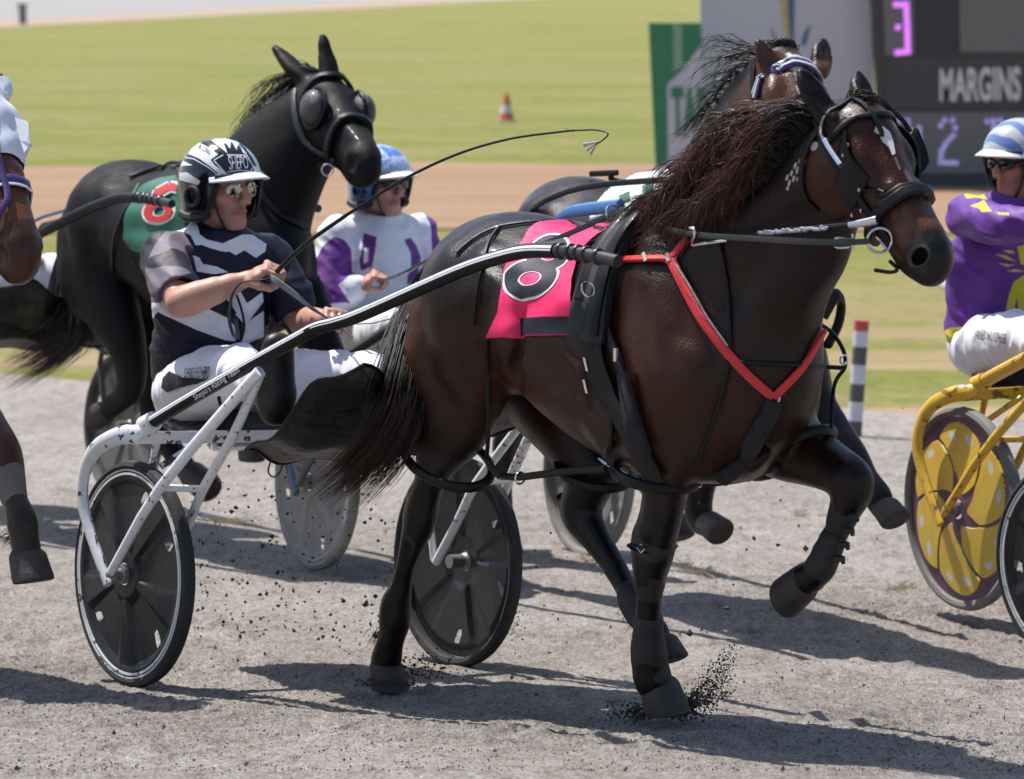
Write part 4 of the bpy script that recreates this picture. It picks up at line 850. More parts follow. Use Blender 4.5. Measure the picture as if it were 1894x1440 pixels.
# ---------------------------------------------------------------- people
SKIN = mat('skin', vcol=True, rough=.48, var=.10, vs=30, bump=.15, bs=300, spec=.4)
class Hd:
    def __init__(s, c, f, up=(0, 0, 1), k=1.):
        s.c = np.asarray(c, float); f = np.asarray(f, float); s.f = f/np.linalg.norm(f); u = np.asarray(up, float); u = u-s.f*(u@s.f); s.u = u/np.linalg.norm(u); s.s = np.cross(s.u, s.f); s.k = k
    def w(s, x, y, z): return s.c+s.k*(s.f*x+s.s*y+s.u*z)
def face_sdf(S, H):
    k = H.k; Y = H.s
    def C(a, b, ra, rb, kk=.012, op=1): S.cone(H.w(*a), H.w(*b), tuple(x*k for x in (ra if hasattr(ra, '__len__') else (ra, ra))), tuple(x*k for x in (rb if hasattr(rb, '__len__') else (rb, rb))), kk*k, Y, op)
    C((-.02, 0, .035), (.005, 0, .035), (.076, .088), (.074, .085)); C((.03, 0, .02), (.045, 0, -.07), (.060, .055), (.042, .040), .02)
    C((.068, -.010, -.103), (.068, .010, -.103), .022, .022, .015)
    for g in (-1, 1):
        C((.055, g*.02, -.100), (-.005, g*.058, -.062), .020, .022, .018); C((.058, g*.042, -.018), (.045, g*.052, -.02), .024, .024, .02)
        C((.105, g*.013, -.034), (.100, g*.013, -.034), .0095, .0095, .006); C((.098, g*.033, .010), (.094, g*.040, .010), .015, .013, .012, -1)
        C((-.002, g*.080, .012), (-.008, g*.080, -.020), (.009, .022), (.009, .013), .006)
    C((.086, 0, .028), (.110, 0, -.026), .009, .0135, .01); C((.082, -.042, .035), (.082, .042, .035), .011, .011, .015)
    C((.083, -.024, -.0635), (.0925, 0, -.0610), .0045, .0065, .007); C((.083, .024, -.0635), (.0925, 0, -.0610), .0045, .0065, .007)
    C((.081, -.018, -.074), (.0895, 0, -.0755), .0055, .0075, .008); C((.081, .018, -.074), (.0895, 0, -.0755), .0055, .0075, .008); C((.070, 0, -.05), (.073, 0, -.085), (.024, .012), (.020, .012), .012)
    for g in (-1, 0, 1): C((.1035, g*.010, -.0895), (.1035, g*.010, -.0895), .0115, .0115, .007, -1)
    C((.097, -.014, -.0675), (.097, .014, -.0675), .0032, .0032, .003, -1)
    C((.108, -.022, -.068), (.108, .022, -.068), .0125, .0125, .002, -1) if False else None
def skin_cols(V, H, base=(.46, .235, .17), lip=(.44, .085, .085), stub=.0):
    P = (V-H.c)/H.k; x, y, z = P@H.f, P@H.s, P@H.u; c = np.tile(np.array(base, float), (len(V), 1)); n = vnoise(V, 40, 2)[:, None]; c *= 1+.06*n
    fc = np.exp(-((z+.015)/.03)**2-((np.abs(y)-.04)/.025)**2)*(x > .03); c = c*(1-.25*fc[:, None])+np.array(lip)*.25*fc[:, None]*1.1
    nz = np.exp(-((z+.03)/.015)**2-(y/.015)**2)*(x > .09); c = c*(1-.25*nz[:, None])+np.array(lip)*.3*nz[:, None]
    l = (x > .05)*np.clip((.030-np.abs(y))/.006, 0, 1); w_ = (np.exp(-((z+.067)/.0085)**2)*l)[:, None]*.85; ml = (np.exp(-((z+.0672)/.0028)**2)*l)[:, None]*.7; c = c*(1-ml); c = c*(1-w_)+np.array(lip)*w_
    if stub:
        s_ = stub*np.clip((-.035-z)/.03, 0, 1)*(x > -.01)*(1-w_[:, 0])*(z > -.14); c = c*(1-s_[:, None]*.22)+np.array((.09, .07, .065))*s_[:, None]*.16
    return c
def hand_sdf(S, wrist, palm_dir, back_dir, curl=1., side=1, k=1., grip=None):
    """palm from wrist along palm_dir; back_dir = back of the hand; side=+1 puts the thumb at palm_dir x back_dir"""
    p = np.asarray(palm_dir, float); p /= np.linalg.norm(p); b = np.asarray(back_dir, float); b = b-p*(b@p); b /= np.linalg.norm(b); t = np.cross(p, b)*side; w = np.asarray(wrist, float)
    def W(x, y, z): return w+k*(p*x+t*y+b*z)      # x along, y to thumb side, z to back
    S.cone(W(0, .002, 0), W(.045, .008, .002), (.026*k, .019*k), (.036*k, .016*k), .012, t); S.cone(W(.045, .008, .002), W(.082, .004, .004), (.038*k, .016*k), (.040*k, .013*k), .012, t)
    ln = [(.030, .043, .024, .019), (.010, .048, .028, .021), (-.012, .045, .026, .020), (-.032, .036, .020, .017)]
    for i, (y, a, b_, c_) in enumerate(ln):
        o = np.array([.084-.004*abs(i-1), y, .002]); ang = [.75*curl+.06*i, 1.55*curl, 1.15*curl]; th = 0; pts = [o]
        for L_, an in zip((a, b_, c_), ang):
            th += an; pts.append(pts[-1]+np.array([L_*math.cos(th), (-.0008)*i, -L_*math.sin(th)]))
        R_ = [.0102, .0095, .0088, .0075]
        for j in range(3): S.cone(W(*pts[j]), W(*pts[j+1]), R_[j]*k, R_[j+1]*k, .0035)
        S.ell(W(o[0]-.002, o[1], .010), .0085*k, .006)
    q_ = [(.018, .028, -.004), (.045, .050, -.022), (.068, .046, -.045), (.082, .024, -.056)] if curl > .5 else [(.018, .028, -.004), (.045, .055, -.015), (.07, .066, -.024), (.09, .07, -.03)]
    for j, (r1, r2) in enumerate(((.016, .0125), (.0125, .011), (.0105, .0085))): S.cone(W(*q_[j]), W(*q_[j+1]), r1*k, r2*k, .006)
    return W(.075, 0, -.030), t
def helmet(tm, H, parent, mshell, mpeak, mpad, name='helmet', R=(.143, .122, .128), peak_len=.046, c0=(-.012, 0, .032), cover=True):
    """open-face helmet with ear cups, padded edge, peak and chin strap"""
    W = lambda x, y, z: tm.w(H.w(x, y, z)); b = MB(); na, ne = 120, 46; V = []
    def zlow(a):
        a = abs(a); a = min(a, 2*math.pi-a); d = math.degrees(a)
        def sg(x): x = max(0, min(1, x)); return x*x*(3-2*x)
        return .052-sg((d-50)/16)*.118-.02*sg((d-80)/30)+.03*sg((d-130)/40)
    for i in range(na):
        a = 2*math.pi*i/na; zl = zlow(a)-c0[2]
        for j in range(ne+1):
            t = j/ne; z = R[2]*math.cos(t*math.pi/2)
            if zl < 0: z = R[2]*math.cos(min(1, t*1.0)*math.acos(max(-.999, zl/R[2])))
            else: z = R[2]*math.cos(t*math.acos(min(.999, zl/R[2])))
            rr = math.sqrt(max(0, 1-(z/R[2])**2)) if z > 0 else (1-.10*(z/R[2])**2-.02*abs(z)/R[2])
            V.append(W(c0[0]+R[0]*rr*math.cos(a), c0[1]+R[1]*rr*math.sin(a), c0[2]+z))
    F = [(i*(ne+1)+j, i*(ne+1)+j+1, ((i+1) % na)*(ne+1)+j+1, ((i+1) % na)*(ne+1)+j) for i in range(na) for j in range(ne)]
    h = empty(name, (0, 0, 0), None, None); h.parent = parent; h.location = Vector(tm.w(H.w(*c0)))-worldpos(parent)
    sh = (V, F); o = link('shell', V, F, mshell, h); autosmooth(o, 60); md = o.modifiers.new('s', 'SOLIDIFY'); md.thickness = .012; md.offset = -1
    rim = [V[i*(ne+1)+ne] for i in range(na)]; b = MB(); b.tube([np.array(p)*1.0 for p in rim], .0075, 8, closed=True); b.build('edge_padding', mpad, h)
    for g in (-1, 1):      # ear cup ring
        b = MB(); ec = np.array(H.w(-.005, g*(R[1]+.001), -.018)); b.torus(tm.w(ec), H.s@tm.E, .029*H.k, .008, 28)
        b.tube([W(-.07, g*.112, -.075), W(-.03, g*.118, -.085), W(.02, g*.112, -.083), W(.050, g*.098, -.07)], [.012, .014, .014, .010], 8, res=4); b.build('ear_cup', mpad, h)
        b = MB(); b.tube([W(.055, g*.092, -.02), W(.062, g*.080, -.055), W(.060, g*.062, -.09), W(.055, g*.03, -.122), W(.055, 0, -.130)], .0075, 8, flat=(.5, 1.2), res=4); b.build('chin_strap', mpad, h)
        b = MB(); b.tube([W(.082, g*.085, .045), W(.070, g*.095, .0), W(.058, g*.097, -.05)], .009, 8, flat=(.6, 1.3), res=4); b.build('side_padding', mpad, h)
    V = []; n = 22
    for i in range(n+1):
        a = -1.08+2.16*i/n
        for j in range(6):
            t = j/5; ext = peak_len*t*max(0, math.cos(a*1.35))**.5; bx = c0[0]+(R[0]*.945+ext+.004)*math.cos(a); by = (R[1]*.945+ext*.35+.004)*math.sin(a); V.append(W(bx, by, .060-.016*t-.022*abs(math.sin(a))**2))
    F = [(i*6+j, (i+1)*6+j, (i+1)*6+j+1, i*6+j+1) for i in range(n) for j in range(5)]
    o = link('peak', V, F, mpeak, h); md = o.modifiers.new('s', 'SOLIDIFY'); md.thickness = .005
    return h, sh, o
def patch_mesh(name, sf, items, mats, parent):
    b = MB()
    for poly, mi, off in items: sf.patch(b, [poly], off, mi, 5)
    return b.build(name, mats, parent)
def decal_text(sf, txt, quad, off, m, parent, name='lettering', bold=.0):
    """letters laid on a skin; quad = picture corners bl, br, tr, tl"""
    V, F, w_ = text2d(txt, bold); q0, q1, q2, q3 = [np.array(x, float) for x in quad]; b = MB(); P = []; ok = []
    for x, y in V:
        s_ = x/w_; t = y; p = (q0*(1-s_)+q1*s_)*(1-t)+(q3*(1-s_)+q2*s_)*t; h = sf.hit(p[0], p[1], off)
        ok.append(h is not None); P.append(h[0] if h else (0, 0, 0))
    b.add(P, [f for f in F if all(ok[i] for i in f)]); return b.build(name, m, parent)
def person(tm, J, name_label, h=.005, jer=None, pan=None, skin=(.46, .235, .17), stub=0, group='sulky drivers', wr=1., sleeves='short', cloth_h=None, kf=1., legs=True):
    """J: joints in team space. returns dict of skins for straps and prints"""
    root = empty('person', tm.w(J['seat']), name_label, 'person', group)
    pts = np.array([J[k] for k in J if k not in ('face', 'hands')]); lo, hi = pts.min(0)-.16, pts.max(0)+.18
    H = Hd(J['head'], J['face'], J.get('up', (0, 0, 1)), kf); S = Sdf(tm, lo, hi, h); g = lambda k: np.asarray(J[k], float)
    face_sdf(S, H); S.cone(g('neck')+[0, 0, -.03], H.w(-.018, 0, -.06), (.060, .060), (.055, .056), .02)
    S.path([tuple(g('pelvis'))+(.145, .115), tuple((g('pelvis')+g('chest'))/2)+(.135, .105), tuple(g('chest'))+(.155, .12), tuple(g('neck')+[0, 0, -.06])+(.10, .08)], .03)
    for s_ in 'rl':
        sh, el, wr_, hd = g(s_+'sh'), g(s_+'el'), g(s_+'wr'), g(s_+'hd')
        S.ell(sh, .058, .03); S.path([tuple(sh)+(.052, .052), tuple(sh*.5+el*.5)+(.048, .050), tuple(el)+(.041, .041)], .02); m_ = el*.68+wr_*.32; S.path([tuple(el)+(.041, .041), tuple(m_)+(.045, .044), tuple(wr_)+(.027, .024)], .015)
        pd, bd, cu, sd_ = J['hands'][s_]; J[s_+'grip'], J[s_+'thumb'] = hand_sdf(S, wr_, pd, bd, cu, sd_, 1.)
        hp, kn, an = g(s_+'hip'), g(s_+'kn'), g(s_+'an')
        S.path([tuple(hp)+(.075, .075), tuple(kn)+(.052, .055)], .03); S.path([tuple(kn)+(.05, .05), tuple(kn*.65+an*.35)+(.048, .05), tuple(an)+(.033, .035)], .02)
    V, F = S.mesh(1); bodyo = link('body', V, F, SKIN, root, True, skin_cols(S.V, H, skin, stub=stub)); out = dict(root=root, body=(V, F), H=H, J=J)
    hb = cloth_h or h
    # jersey
    C = Sdf(tm, lo-.05, hi+.05, hb); pv, ch, nk = g('pelvis'), g('chest'), g('neck')
    C.path([tuple(pv+[0, 0, -.02])+(.170, .140), tuple(pv*.5+ch*.5)+(.168, .138), tuple(ch)+(.180, .142), tuple(nk+[0, 0, -.07])+(.125, .095), tuple(nk+[.0, 0, -.015])+(.072, .072)], .04)
    for s_ in 'rl':
        sh, el, wr_ = g(s_+'sh'), g(s_+'el'), g(s_+'wr'); C.cone(nk+[0, 0, -.05], sh+[0, 0, .01], (.07, .055), (.062, .062), .04); C.ell(sh, .068, .03)
        if sleeves == 'short': e = sh+(el-sh)*.80; C.path([tuple(sh)+(.066, .066), tuple(sh*.5+e*.5)+(.066, .068), tuple(e)+(.064, .068)], .02); 
        else: C.path([tuple(sh)+(.068, .070), tuple(sh*.5+el*.5)+(.064, .068), tuple(el)+(.060, .064), tuple(el*.4+wr_*.6)+(.052, .054), tuple(wr_)+(.040, .040)], .02)
    el_r, el_l = g('rel'), g('lel')
    def wrk(P):
        d = .006*vnoise(P*np.array([1, 1, 1.6]), 16, 21)+.0038*vnoise(P*np.array([1, 1, 2.2]), 38, 22)
        r_ = 1-np.abs(vnoise(P*np.array([1.0, .7, 2.4]), 17, 23)); d += .009*np.clip(r_-.55, 0, 1)*2*wr
        return d
    C.disp(wrk)
    if sleeves == 'short':
        for s_ in 'rl':
            sh, el = g(s_+'sh'), g(s_+'el'); dd = (el-sh)/np.linalg.norm(el-sh); e = sh+(el-sh)*.86; C.cone(e+dd*.055, e+dd*.16, .085, .085, .004, op=-1)
    C.cone(nk+[.01, 0, .055], nk+[.01, 0, .2], .085, .10, .006, op=-1)
    V, F = C.mesh(1); out['jersey'] = (V, F); jm, jc = jer
    if hb < .0075: V, F = C.subdiv(); out['jersey_o'] = link('jersey', V, F, jm, root, True, jc(V, C.V) if jc else None)
    # trousers
    if legs:
        P_ = Sdf(tm, lo-.05, hi+.05, hb); P_.path([tuple(pv+[0, 0, .03])+(.155, .125), tuple(pv+[0, 0, -.05])+(.165, .14)], .03)
        for s_ in 'rl':
            hp, kn, an = g(s_+'hip'), g(s_+'kn'), g(s_+'an'); P_.path([tuple(hp+[-.02, 0, -.02])+(.098, .10), tuple(hp*.5+kn*.5)+(.090, .092), tuple(kn)+(.070, .074)], .03)
            P_.path([tuple(kn)+(.070, .072), tuple(kn*.6+an*.4)+(.062, .063), tuple(kn*.22+an*.78)+(.046, .048)], .02)
        P_.disp(lambda P: .006*vnoise(P, 18, 31)+.004*vnoise(P*np.array([1.6, 1, 1]), 40, 32)+.010*np.clip(1-np.abs(vnoise(P, 12, 33))-.7, 0, 1)*3)
        V, F = P_.mesh(1); out['trousers'] = (V, F); pm, pc = pan; link('trousers', V, F, pm, root, True, pc(V, P_.V) if pc else None)
    return out
def boot_pair(tm, J, root, m, h=.008):
    for s_ in 'rl':
        an = np.array(J[s_+'an'], float); toe = np.array(J[s_+'toe'], float); B = Sdf(tm, np.minimum(an, toe)-.13, np.maximum(an, toe)+.13, h)
        d = toe-an; u = d/np.linalg.norm(d); kn = np.array(J[s_+'kn'], float); sh = (kn-an)/np.linalg.norm(kn-an)
        B.path([tuple(an-u*.055)+(.044, .044), tuple(an)+(.050, .052), tuple(an+d*.5)+(.048, .038), tuple(an+d*.92)+(.044, .028)], .02); B.cone(an, an+sh*.14, (.055, .056), (.060, .060), .02)
        V, F = B.mesh(1); link('boot', V, F, m, root)
NAVY = (.0055, .0065, .022); GRY = (.16, .135, .165); WHI = (.80, .81, .86)
def Z2(l): return [(220+x/4.305, 230+y/4.303) for x, y in l]
def Z3(l): return [(220+x/3.507, 540+y/3.508) for x, y in l]
JW = [Z2([(430, 820), (500, 775), (620, 775), (645, 880), (650, 960), (610, 960), (570, 880), (500, 850), (430, 845)]), Z2([(625, 860), (700, 915), (830, 945), (980, 875), (1060, 875), (1175, 950), (1165, 1010), (1090, 1060), (1000, 1000), (930, 1040), (880, 1010), (820, 1010), (720, 980), (640, 950)]),
      Z2([(590, 1040), (640, 1060), (670, 1110), (780, 1130), (870, 1175), (760, 1190), (620, 1170)]), Z3([(160, 90), (190, 0), (330, 10), (430, 80), (560, 100), (700, 165), (760, 230), (755, 320), (690, 312), (500, 243), (250, 128), (195, 200), (185, 330)]),
      Z3([(700, 40), (790, 0), (830, 72), (930, 0), (940, 60), (820, 215), (760, 150)]), Z3([(805, 215), (940, 120), (940, 290), (860, 320), (820, 350), (790, 350)])]
SLV = Z2([(200, 1300), (215, 1100), (290, 950), (370, 850), (500, 850), (570, 880), (615, 960), (590, 1050), (620, 1170), (500, 1200), (400, 1300), (330, 1420), (200, 1420)])
def col1(Vw, Vl):
    u, v = proj(Vw); c = np.tile(np.array(NAVY), (len(Vw), 1)); right = Vl[:, 1] < .16
    for p in JW: c[inpoly(u, v, p)] = WHI
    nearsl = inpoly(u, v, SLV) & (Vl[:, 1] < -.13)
    st = (vnoise(Vl*np.array([.5, .5, 2.3]), 26, 5) > .34) & nearsl & (v > 445)  # satin sheen and dark crease streaks painted into the sleeve colour
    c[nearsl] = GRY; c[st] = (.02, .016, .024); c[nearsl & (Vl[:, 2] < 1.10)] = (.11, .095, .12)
    return c
JM = mat('jersey_fabric', vcol=True, rough=.55, var=.05, bump=.25, bs=500, spec=.35)
PM = mat('white_trousers', (.78, .78, .84), .6, var=.06, vs=12, bump=.25, bs=400)
DJ = dict(seat=(-.5, 0, .72), head=(-.445, 0, 1.43), face=(.97, .20, -.03), neck=(-.475, 0, 1.29), chest=(-.51, 0, 1.09), pelvis=(-.56, 0, .86),
    rsh=(-.49, -.19, 1.225), lsh=(-.475, .185, 1.20), rel=(-.20, -.30, 1.105), lel=(-.36, .24, 1.0), rwr=tuple(HT.ql(455, 516, -.13)), rhd=tuple(HT.ql(492, 498, -.09)), lwr=tuple(HT.ql(606, 590, .20)), lhd=tuple(HT.ql(625, 578, .18)),
    rhip=(-.50, -.11, .80), lhip=(-.50, .11, .79), rkn=(-.04, -.19, .905), lkn=(.02, .22, .86), ran=(.40, -.33, .89), lan=(.42, .31, .83), rtoe=(.44, -.345, 1.06), ltoe=(.47, .32, 1.0))
rd = np.array(DJ['rhd'])-np.array(DJ['rwr']); ld = np.array(DJ['lhd'])-np.array(DJ['lwr'])
DJ['hands'] = dict(r=(rd, (.25, -.25, .93), 1., 1), l=(ld, (-.1, .3, 1), 1., -1))
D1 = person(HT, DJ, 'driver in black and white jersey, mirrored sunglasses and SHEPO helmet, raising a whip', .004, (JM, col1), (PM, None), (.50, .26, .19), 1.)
BOOTM = mat('driver_boot', (.007, .007, .008), .45, bump=.3, bs=200, dust=.02); boot_pair(HT, DJ, D1['root'], BOOTM)
GLO = mat('gloss_black_shell', (.005, .0055, .010), .16, coat=.6, var=0); GLW = mat('gloss_white_shell', (.74, .75, .78), .18, coat=.6, var=0); PAD = mat('helmet_padding', (.010, .010, .013), .6, bump=.4, bs=300)
hel, hsh, pk = helmet(HT, D1['H'], D1['root'], GLO, GLW, PAD); HS = Surf([hsh])
WP = [[(552, 235), (585, 190), (640, 148), (690, 170), (790, 238), (732, 282), (765, 325), (855, 387), (806, 402), (730, 335), (650, 278), (590, 248)], [(498, 325), (515, 290), (590, 325), (500, 330)], [(482, 385), (545, 380), (650, 450), (630, 482), (484, 440)],
      [(735, 128), (770, 116), (850, 114), (935, 135), (1000, 190), (1015, 240), (985, 225), (965, 180), (945, 165), (935, 205), (905, 150), (890, 140), (885, 195), (850, 150), (835, 155), (865, 232), (820, 195), (780, 165)],
      [(1070, 330), (1085, 285), (1108, 350), (1105, 385), (1075, 390)]]
def line(pts, w_):
    out = []
    for a, b_ in zip(pts[:-1], pts[1:]):
        d = np.array(b_, float)-a; n = np.array([-d[1], d[0]])/np.linalg.norm(d)*w_; out.append([tuple(a+n), tuple(b_+n), tuple(b_-n), tuple(a-n)])
    return out
LN = line([np.array(p) for p in ((755, 285), (830, 243), (1015, 245), (1068, 335), (1040, 388), (862, 400), (755, 285))], 4)+line([np.array(p) for p in ((530, 262), (600, 275), (720, 345), (790, 405))], 3.5)+line([np.array(p) for p in ((865, 378), (950, 365), (1035, 368))], 3)+line([np.array(p) for p in ((1015, 200), (1060, 250), (1100, 330))], 3.5)
BP = [[(655, 140), (685, 130), (740, 150), (800, 200), (862, 238), (850, 252), (790, 222), (720, 175)], [(905, 118), (935, 128), (1000, 185), (1060, 260), (1095, 330), (1080, 335), (1040, 265), (985, 195), (940, 150)]]
patch_mesh('helmet_pattern', HS, [(Z2(p), 0, .0015) for p in WP+LN]+[(Z2(p), 1, .0022) for p in BP], [GLW, GLO], hel)
decal_text(HS, "SHEPO", Z2([(880, 362), (1030, 350), (1018, 252), (868, 250)]), .0028, GLW, hel)
decal_text(HS, "RACING", Z2([(630, 190), (722, 243), (742, 208), (655, 160)]), .0028, GLO, hel)
# sunglasses
def shades(tm, H, parent, lens, frame, wrap=False):
    g_ = empty('sunglasses', (0, 0, 0), None, None); g_.parent = parent; g_.location = Vector(tm.w(H.w(.1, 0, .01)))-worldpos(parent); W = lambda x, y, z: tm.w(H.w(x, y, z))
    for s_ in (-1, 1):
        b = MB(); V = [W(.111, s_*.036, .006)]; n = 24; rim = []
        for i in range(n):
            a = 2*math.pi*i/n; y = .036+.0275*math.cos(a)*(1.25 if wrap else 1); z = .007+(.0165 if wrap else .0235)*math.sin(a)-(.004*math.cos(a) if not wrap else 0); x = .108-.9*max(0, y-.03)**1.15-.004; rim.append(W(x, s_*y, z)); V.append(rim[-1])
        b.add(V, [(0, i+1, (i+1) % n+1) for i in range(n)]); b.build('lens', lens, g_)
        b = MB(); b.tube(rim, .0014 if not wrap else .0025, 6, closed=True); b.tube([W(.09, s_*.066, .014), W(.05, s_*.079, .012), (W(.0, s_*.082, .012))], .0016 if not wrap else .004, 6); b.build('temple', frame, g_)
    b = MB(); b.tube([W(.110, -.012, .012), W(.113, 0, .014), W(.110, .012, .012)], .0018, 6, res=3); b.build('bridge', frame, g_)
LENS = mat('mirror_lens', (.42, .40, .36), .06, 1, var=.5, vs=90); shades(HT, D1['H'], D1['root'], LENS, mat('gold_wire', (.45, .36, .22), .3, 1, var=0))
b = MB(); b.tube([HT.w(np.array(DJ['neck'])+[.010+.066*math.cos(a), .066*math.sin(a), .010-.022*math.cos(a)]) for a in np.linspace(0, 2*math.pi, 30, endpoint=False)], .020, 8, closed=True, flat=(1.3, .6), side=HT.Z); b.build('collar', mat('navy_cloth'), D1['root'])
# hem name panel, toe strap and waist cord
TS = Surf([D1['trousers'], D1['jersey']]); b = MB(); TS.patch(b, [Z3([(330, 515), (420, 555), (590, 560), (520, 590), (400, 620), (320, 650), (280, 620), (290, 560)])], .004); b.build('belt_trim', mat('navy_cloth'), D1['root'])
decal_text(TS, "CHRIS SHEPHERD", Z3([(432, 556), (592, 556), (600, 482), (435, 498)]), .006, BLK, D1['root'])
b = MB(); b.tube([p for p in (TS.hit(*x, .012)[0] for x in ((432, 580), (424, 560), (430, 540), (440, 560), (447, 600), (440, 630), (436, 600)))], .004, 6, res=4); b.build('cord', LEA, D1['root'])
# the whip he raises
gr = HT.w(D1['J']['rgrip']); whip = empty('whip', gr, 'long black driving whip held up by the driver in black and white', 'whip')
P0 = HT.q(492, 508, -.10); P0 = gr; b = MB(); b.tube([P0+(P0-HT.q(560, 455, -.1))*.12, P0, HT.q(560, 455, -.1), HT.q(640, 398, -.08)], [.008, .008, .007, .006], 8, res=3); b.build('handle', LEA, whip)
b = MB(); b.tube([HT.q(640, 398, -.08), HT.q(740, 335, -.06), HT.q(840, 287, -.04), HT.q(940, 257, -.02), HT.q(1040, 243, 0), HT.q(1062, 241, .0)], [.0055, .0048, .004, .0034, .003, .003], 6, res=5); b.build('shaft', LEA, whip)
b = MB(); b.tube([HT.q(1062, 241, 0), HT.q(1100, 240, 0), HT.q(1124, 246, 0), HT.q(1118, 256, 0), HT.q(1104, 266, 0)], .0022, 6, res=5); b.build('lash', LEA, whip)
b = MB(); [b.tube([HT.q(1106, 262, 0), HT.q(u, v, 0)], [.0015, .003], 5) for u, v in ((1080, 270), (1086, 278), (1092, 285), (1079, 266))]; b.build('lash_tip', mat('pale_cord'), whip)
# ---------------------------------------------------------------- writing and small fittings of the front sulky
kids = [o for o in SK1.children if o.name.startswith('shaft') and not o.name.startswith('shaft_')]
FS = surf_of(kids+[o for o in SK1.children if o.name.startswith('fork_arm')])
decal_text(FS, "Shepo's Racing Team", [(363, 742), (446, 690), (440, 677), (357, 730)], .0022, WHT, SK1)
for ch, c_ in (("S", (173, 958)), ("R", (182, 998)), ("T", (192, 1034))): decal_text(FS, ch, [(c_[0]-4, c_[1]+9), (c_[0]+6, c_[1]+7), (c_[0]+2, c_[1]-10), (c_[0]-7, c_[1]-8)], .0022, BLK, SK1)
BLU = mat('blue_strap', (.03, .17, .50), .5, dust=.15); b = MB(); b.tube([q(527, 818, .1), q(535, 850, .1), q(540, 880, .1), q(546, 906, .1)], [.010, .013, .015, .012], 6, flat=(1, .3), side=HT.T, res=3); b.build('hanging_strap', BLU, SK1)
b = MB(); b.tube([q(552, 822, .1), q(534, 838, .12)], .012, 6, flat=(1, .3)); b.build('hanging_strap', BLU, SK1)
b = MB(); b.tube([q(524, 820, .05), q(505, 845, .05), q(496, 870, .05), q(506, 882, .05), q(520, 868, .05), q(526, 838, .05)], .003, 6, res=4); b.build('loose_cord', LEA, SK1)
# reins from the driver's hands through the saddle rings to the bit
rh_ = HT.w(D1['J']['rgrip']); lh_ = HT.w(D1['J']['lgrip'])
reins = empty('reins', rh_, 'black leather reins running from the driver in black and white to the bay horse', 'reins'); RN = mat('rein_leather', (.020, .022, .026), .35, coat=.2)
b = MB(); b.tube([lh_, q(700, 566, .1), q(800, 528, .05), q(900, 492, -.1), q(980, 462, -.15), q(1080, 420, -.1), q(1135, 398, -.05), q(1180, 408, -.12), q(1276, 432, -.2), q(1400, 441, -.2), q(1480, 446, -.19), q(1560, 448, -.15), q(1606, 446, -.10)], .0085, 6, flat=(.3, 1), side=HT.A, res=4); b.build('near_rein', RN, reins)
b = MB(); b.tube([rh_, q(505, 515, -.12), q(540, 540, -.10), q(580, 572, -.04), q(625, 600, .05), q(652, 622, .12)], [.008, .011, .012, .012, .012, .009], 6, flat=(.3, 1), side=HT.A, res=4); b.build('hand_loop', mat('rein_web', (.16, .19, .21), .45), reins)
b = MB(); b.tube([rh_, q(480, 518, -.16), q(448, 522, -.2), q(430, 545, -.2), q(423, 580, -.2), q(430, 615, -.2), q(440, 625, -.2), q(436, 590, -.2)], .007, 6, flat=(.3, 1), res=4); b.build('rein_end', RN, reins)
b = MB(); b.tube([lh_, q(720, 590, .25), q(900, 500, .35), q(1100, 405, .25), q(1184, 380, .08), q(1300, 400, .12), q(1500, 430, .15)], .006, 6, flat=(.3, 1), res=4); b.build('far_rein', RN, reins)
b = MB(); b.tube([q(1276, 421, -.21), q(1284, 424, -.21), q(1284, 436, -.21), q(1280, 452, -.2), q(1300, 450, -.2), q(1345, 444, -.18)], .004, 6, res=3); b.build('rein_ring', CHR, hero)
# ---------------------------------------------------------------- the other horses
def other_horse(tm, label, dt, dz, poll, nose, legs, hooves, colr, ears=None, h=.014, sc=1., headlat=(0, 1, 0), neckr=1., white=None, face_up=None, name='racehorse', hsize=.60):
    root = empty(name, tm.w((1.5+dt, 0, 0)), label, 'horse', 'racing horses')
    lp, ln = tm.l(poll), tm.l(nose); allp = [lp, ln]+[tm.l(tm.q(*p[:3])) for L in legs for p in L]; allp = np.array(allp)
    lo = np.minimum(allp.min(0), [.75+dt, -.4, .6+dz])-.14; hi = np.maximum(allp.max(0), [2.4+dt, .4, 1.6+dz])+.16; lo[1] = min(lo[1], -.4); hi[1] = max(hi[1], .4); hi[2] += .12
    S = Sdf(tm, lo, hi, h); trunk_sdf(S, dt, dz, sc); H = Head(lp, ln, headlat, hsize); head_sdf(S, H)
    a = np.array([1.98+dt, 0, 1.20+dz]); e = H.w(.05, 0, -.13); m1 = a*.62+e*.38+np.array([0, 0, .02]); m2 = a*.28+e*.72+np.array([-.01, 0, .015])
    S.path([tuple(a)+(.18*neckr, .26*neckr), tuple(m1)+(.135*neckr, .22*neckr), tuple(m2)+(.105*neckr, .17), tuple(e)+(.085, .12)], .05)
    E_ = ears or [(H.w(-.02, s_*.065, -.01), H.w(-.12, s_*.105, .10)) for s_ in (-1, 1)]
    for b_, t_ in E_: ear_sdf(S, b_, t_, .040 if white == 'hood' else .034, face=H.x*.3+H.n, hood=(white == 'hood'))
    for L in legs: limb(S, tm, L)
    S.disp(detail); V, F = S.mesh(2); link('body', V, F, coat_mat(), root, True, colr(S.V, V, H, dt, dz)) if white != 'hood' else link('body', V, F, coat_mat('black_coat', .6), root, True, colr(S.V, V, H, dt, dz))
    
    if white != 'hood': eyes(H, tm, 'eye', root)
    for top, bot, r_, toe in hooves: b = MB(); hoof_mesh(b, tm.q(*top), tm.q(*bot), r_, tm.w(np.array(toe))-tm.o); b.build('hoof', hm, root)
    return root, H, Surf([(V, F)]), tm
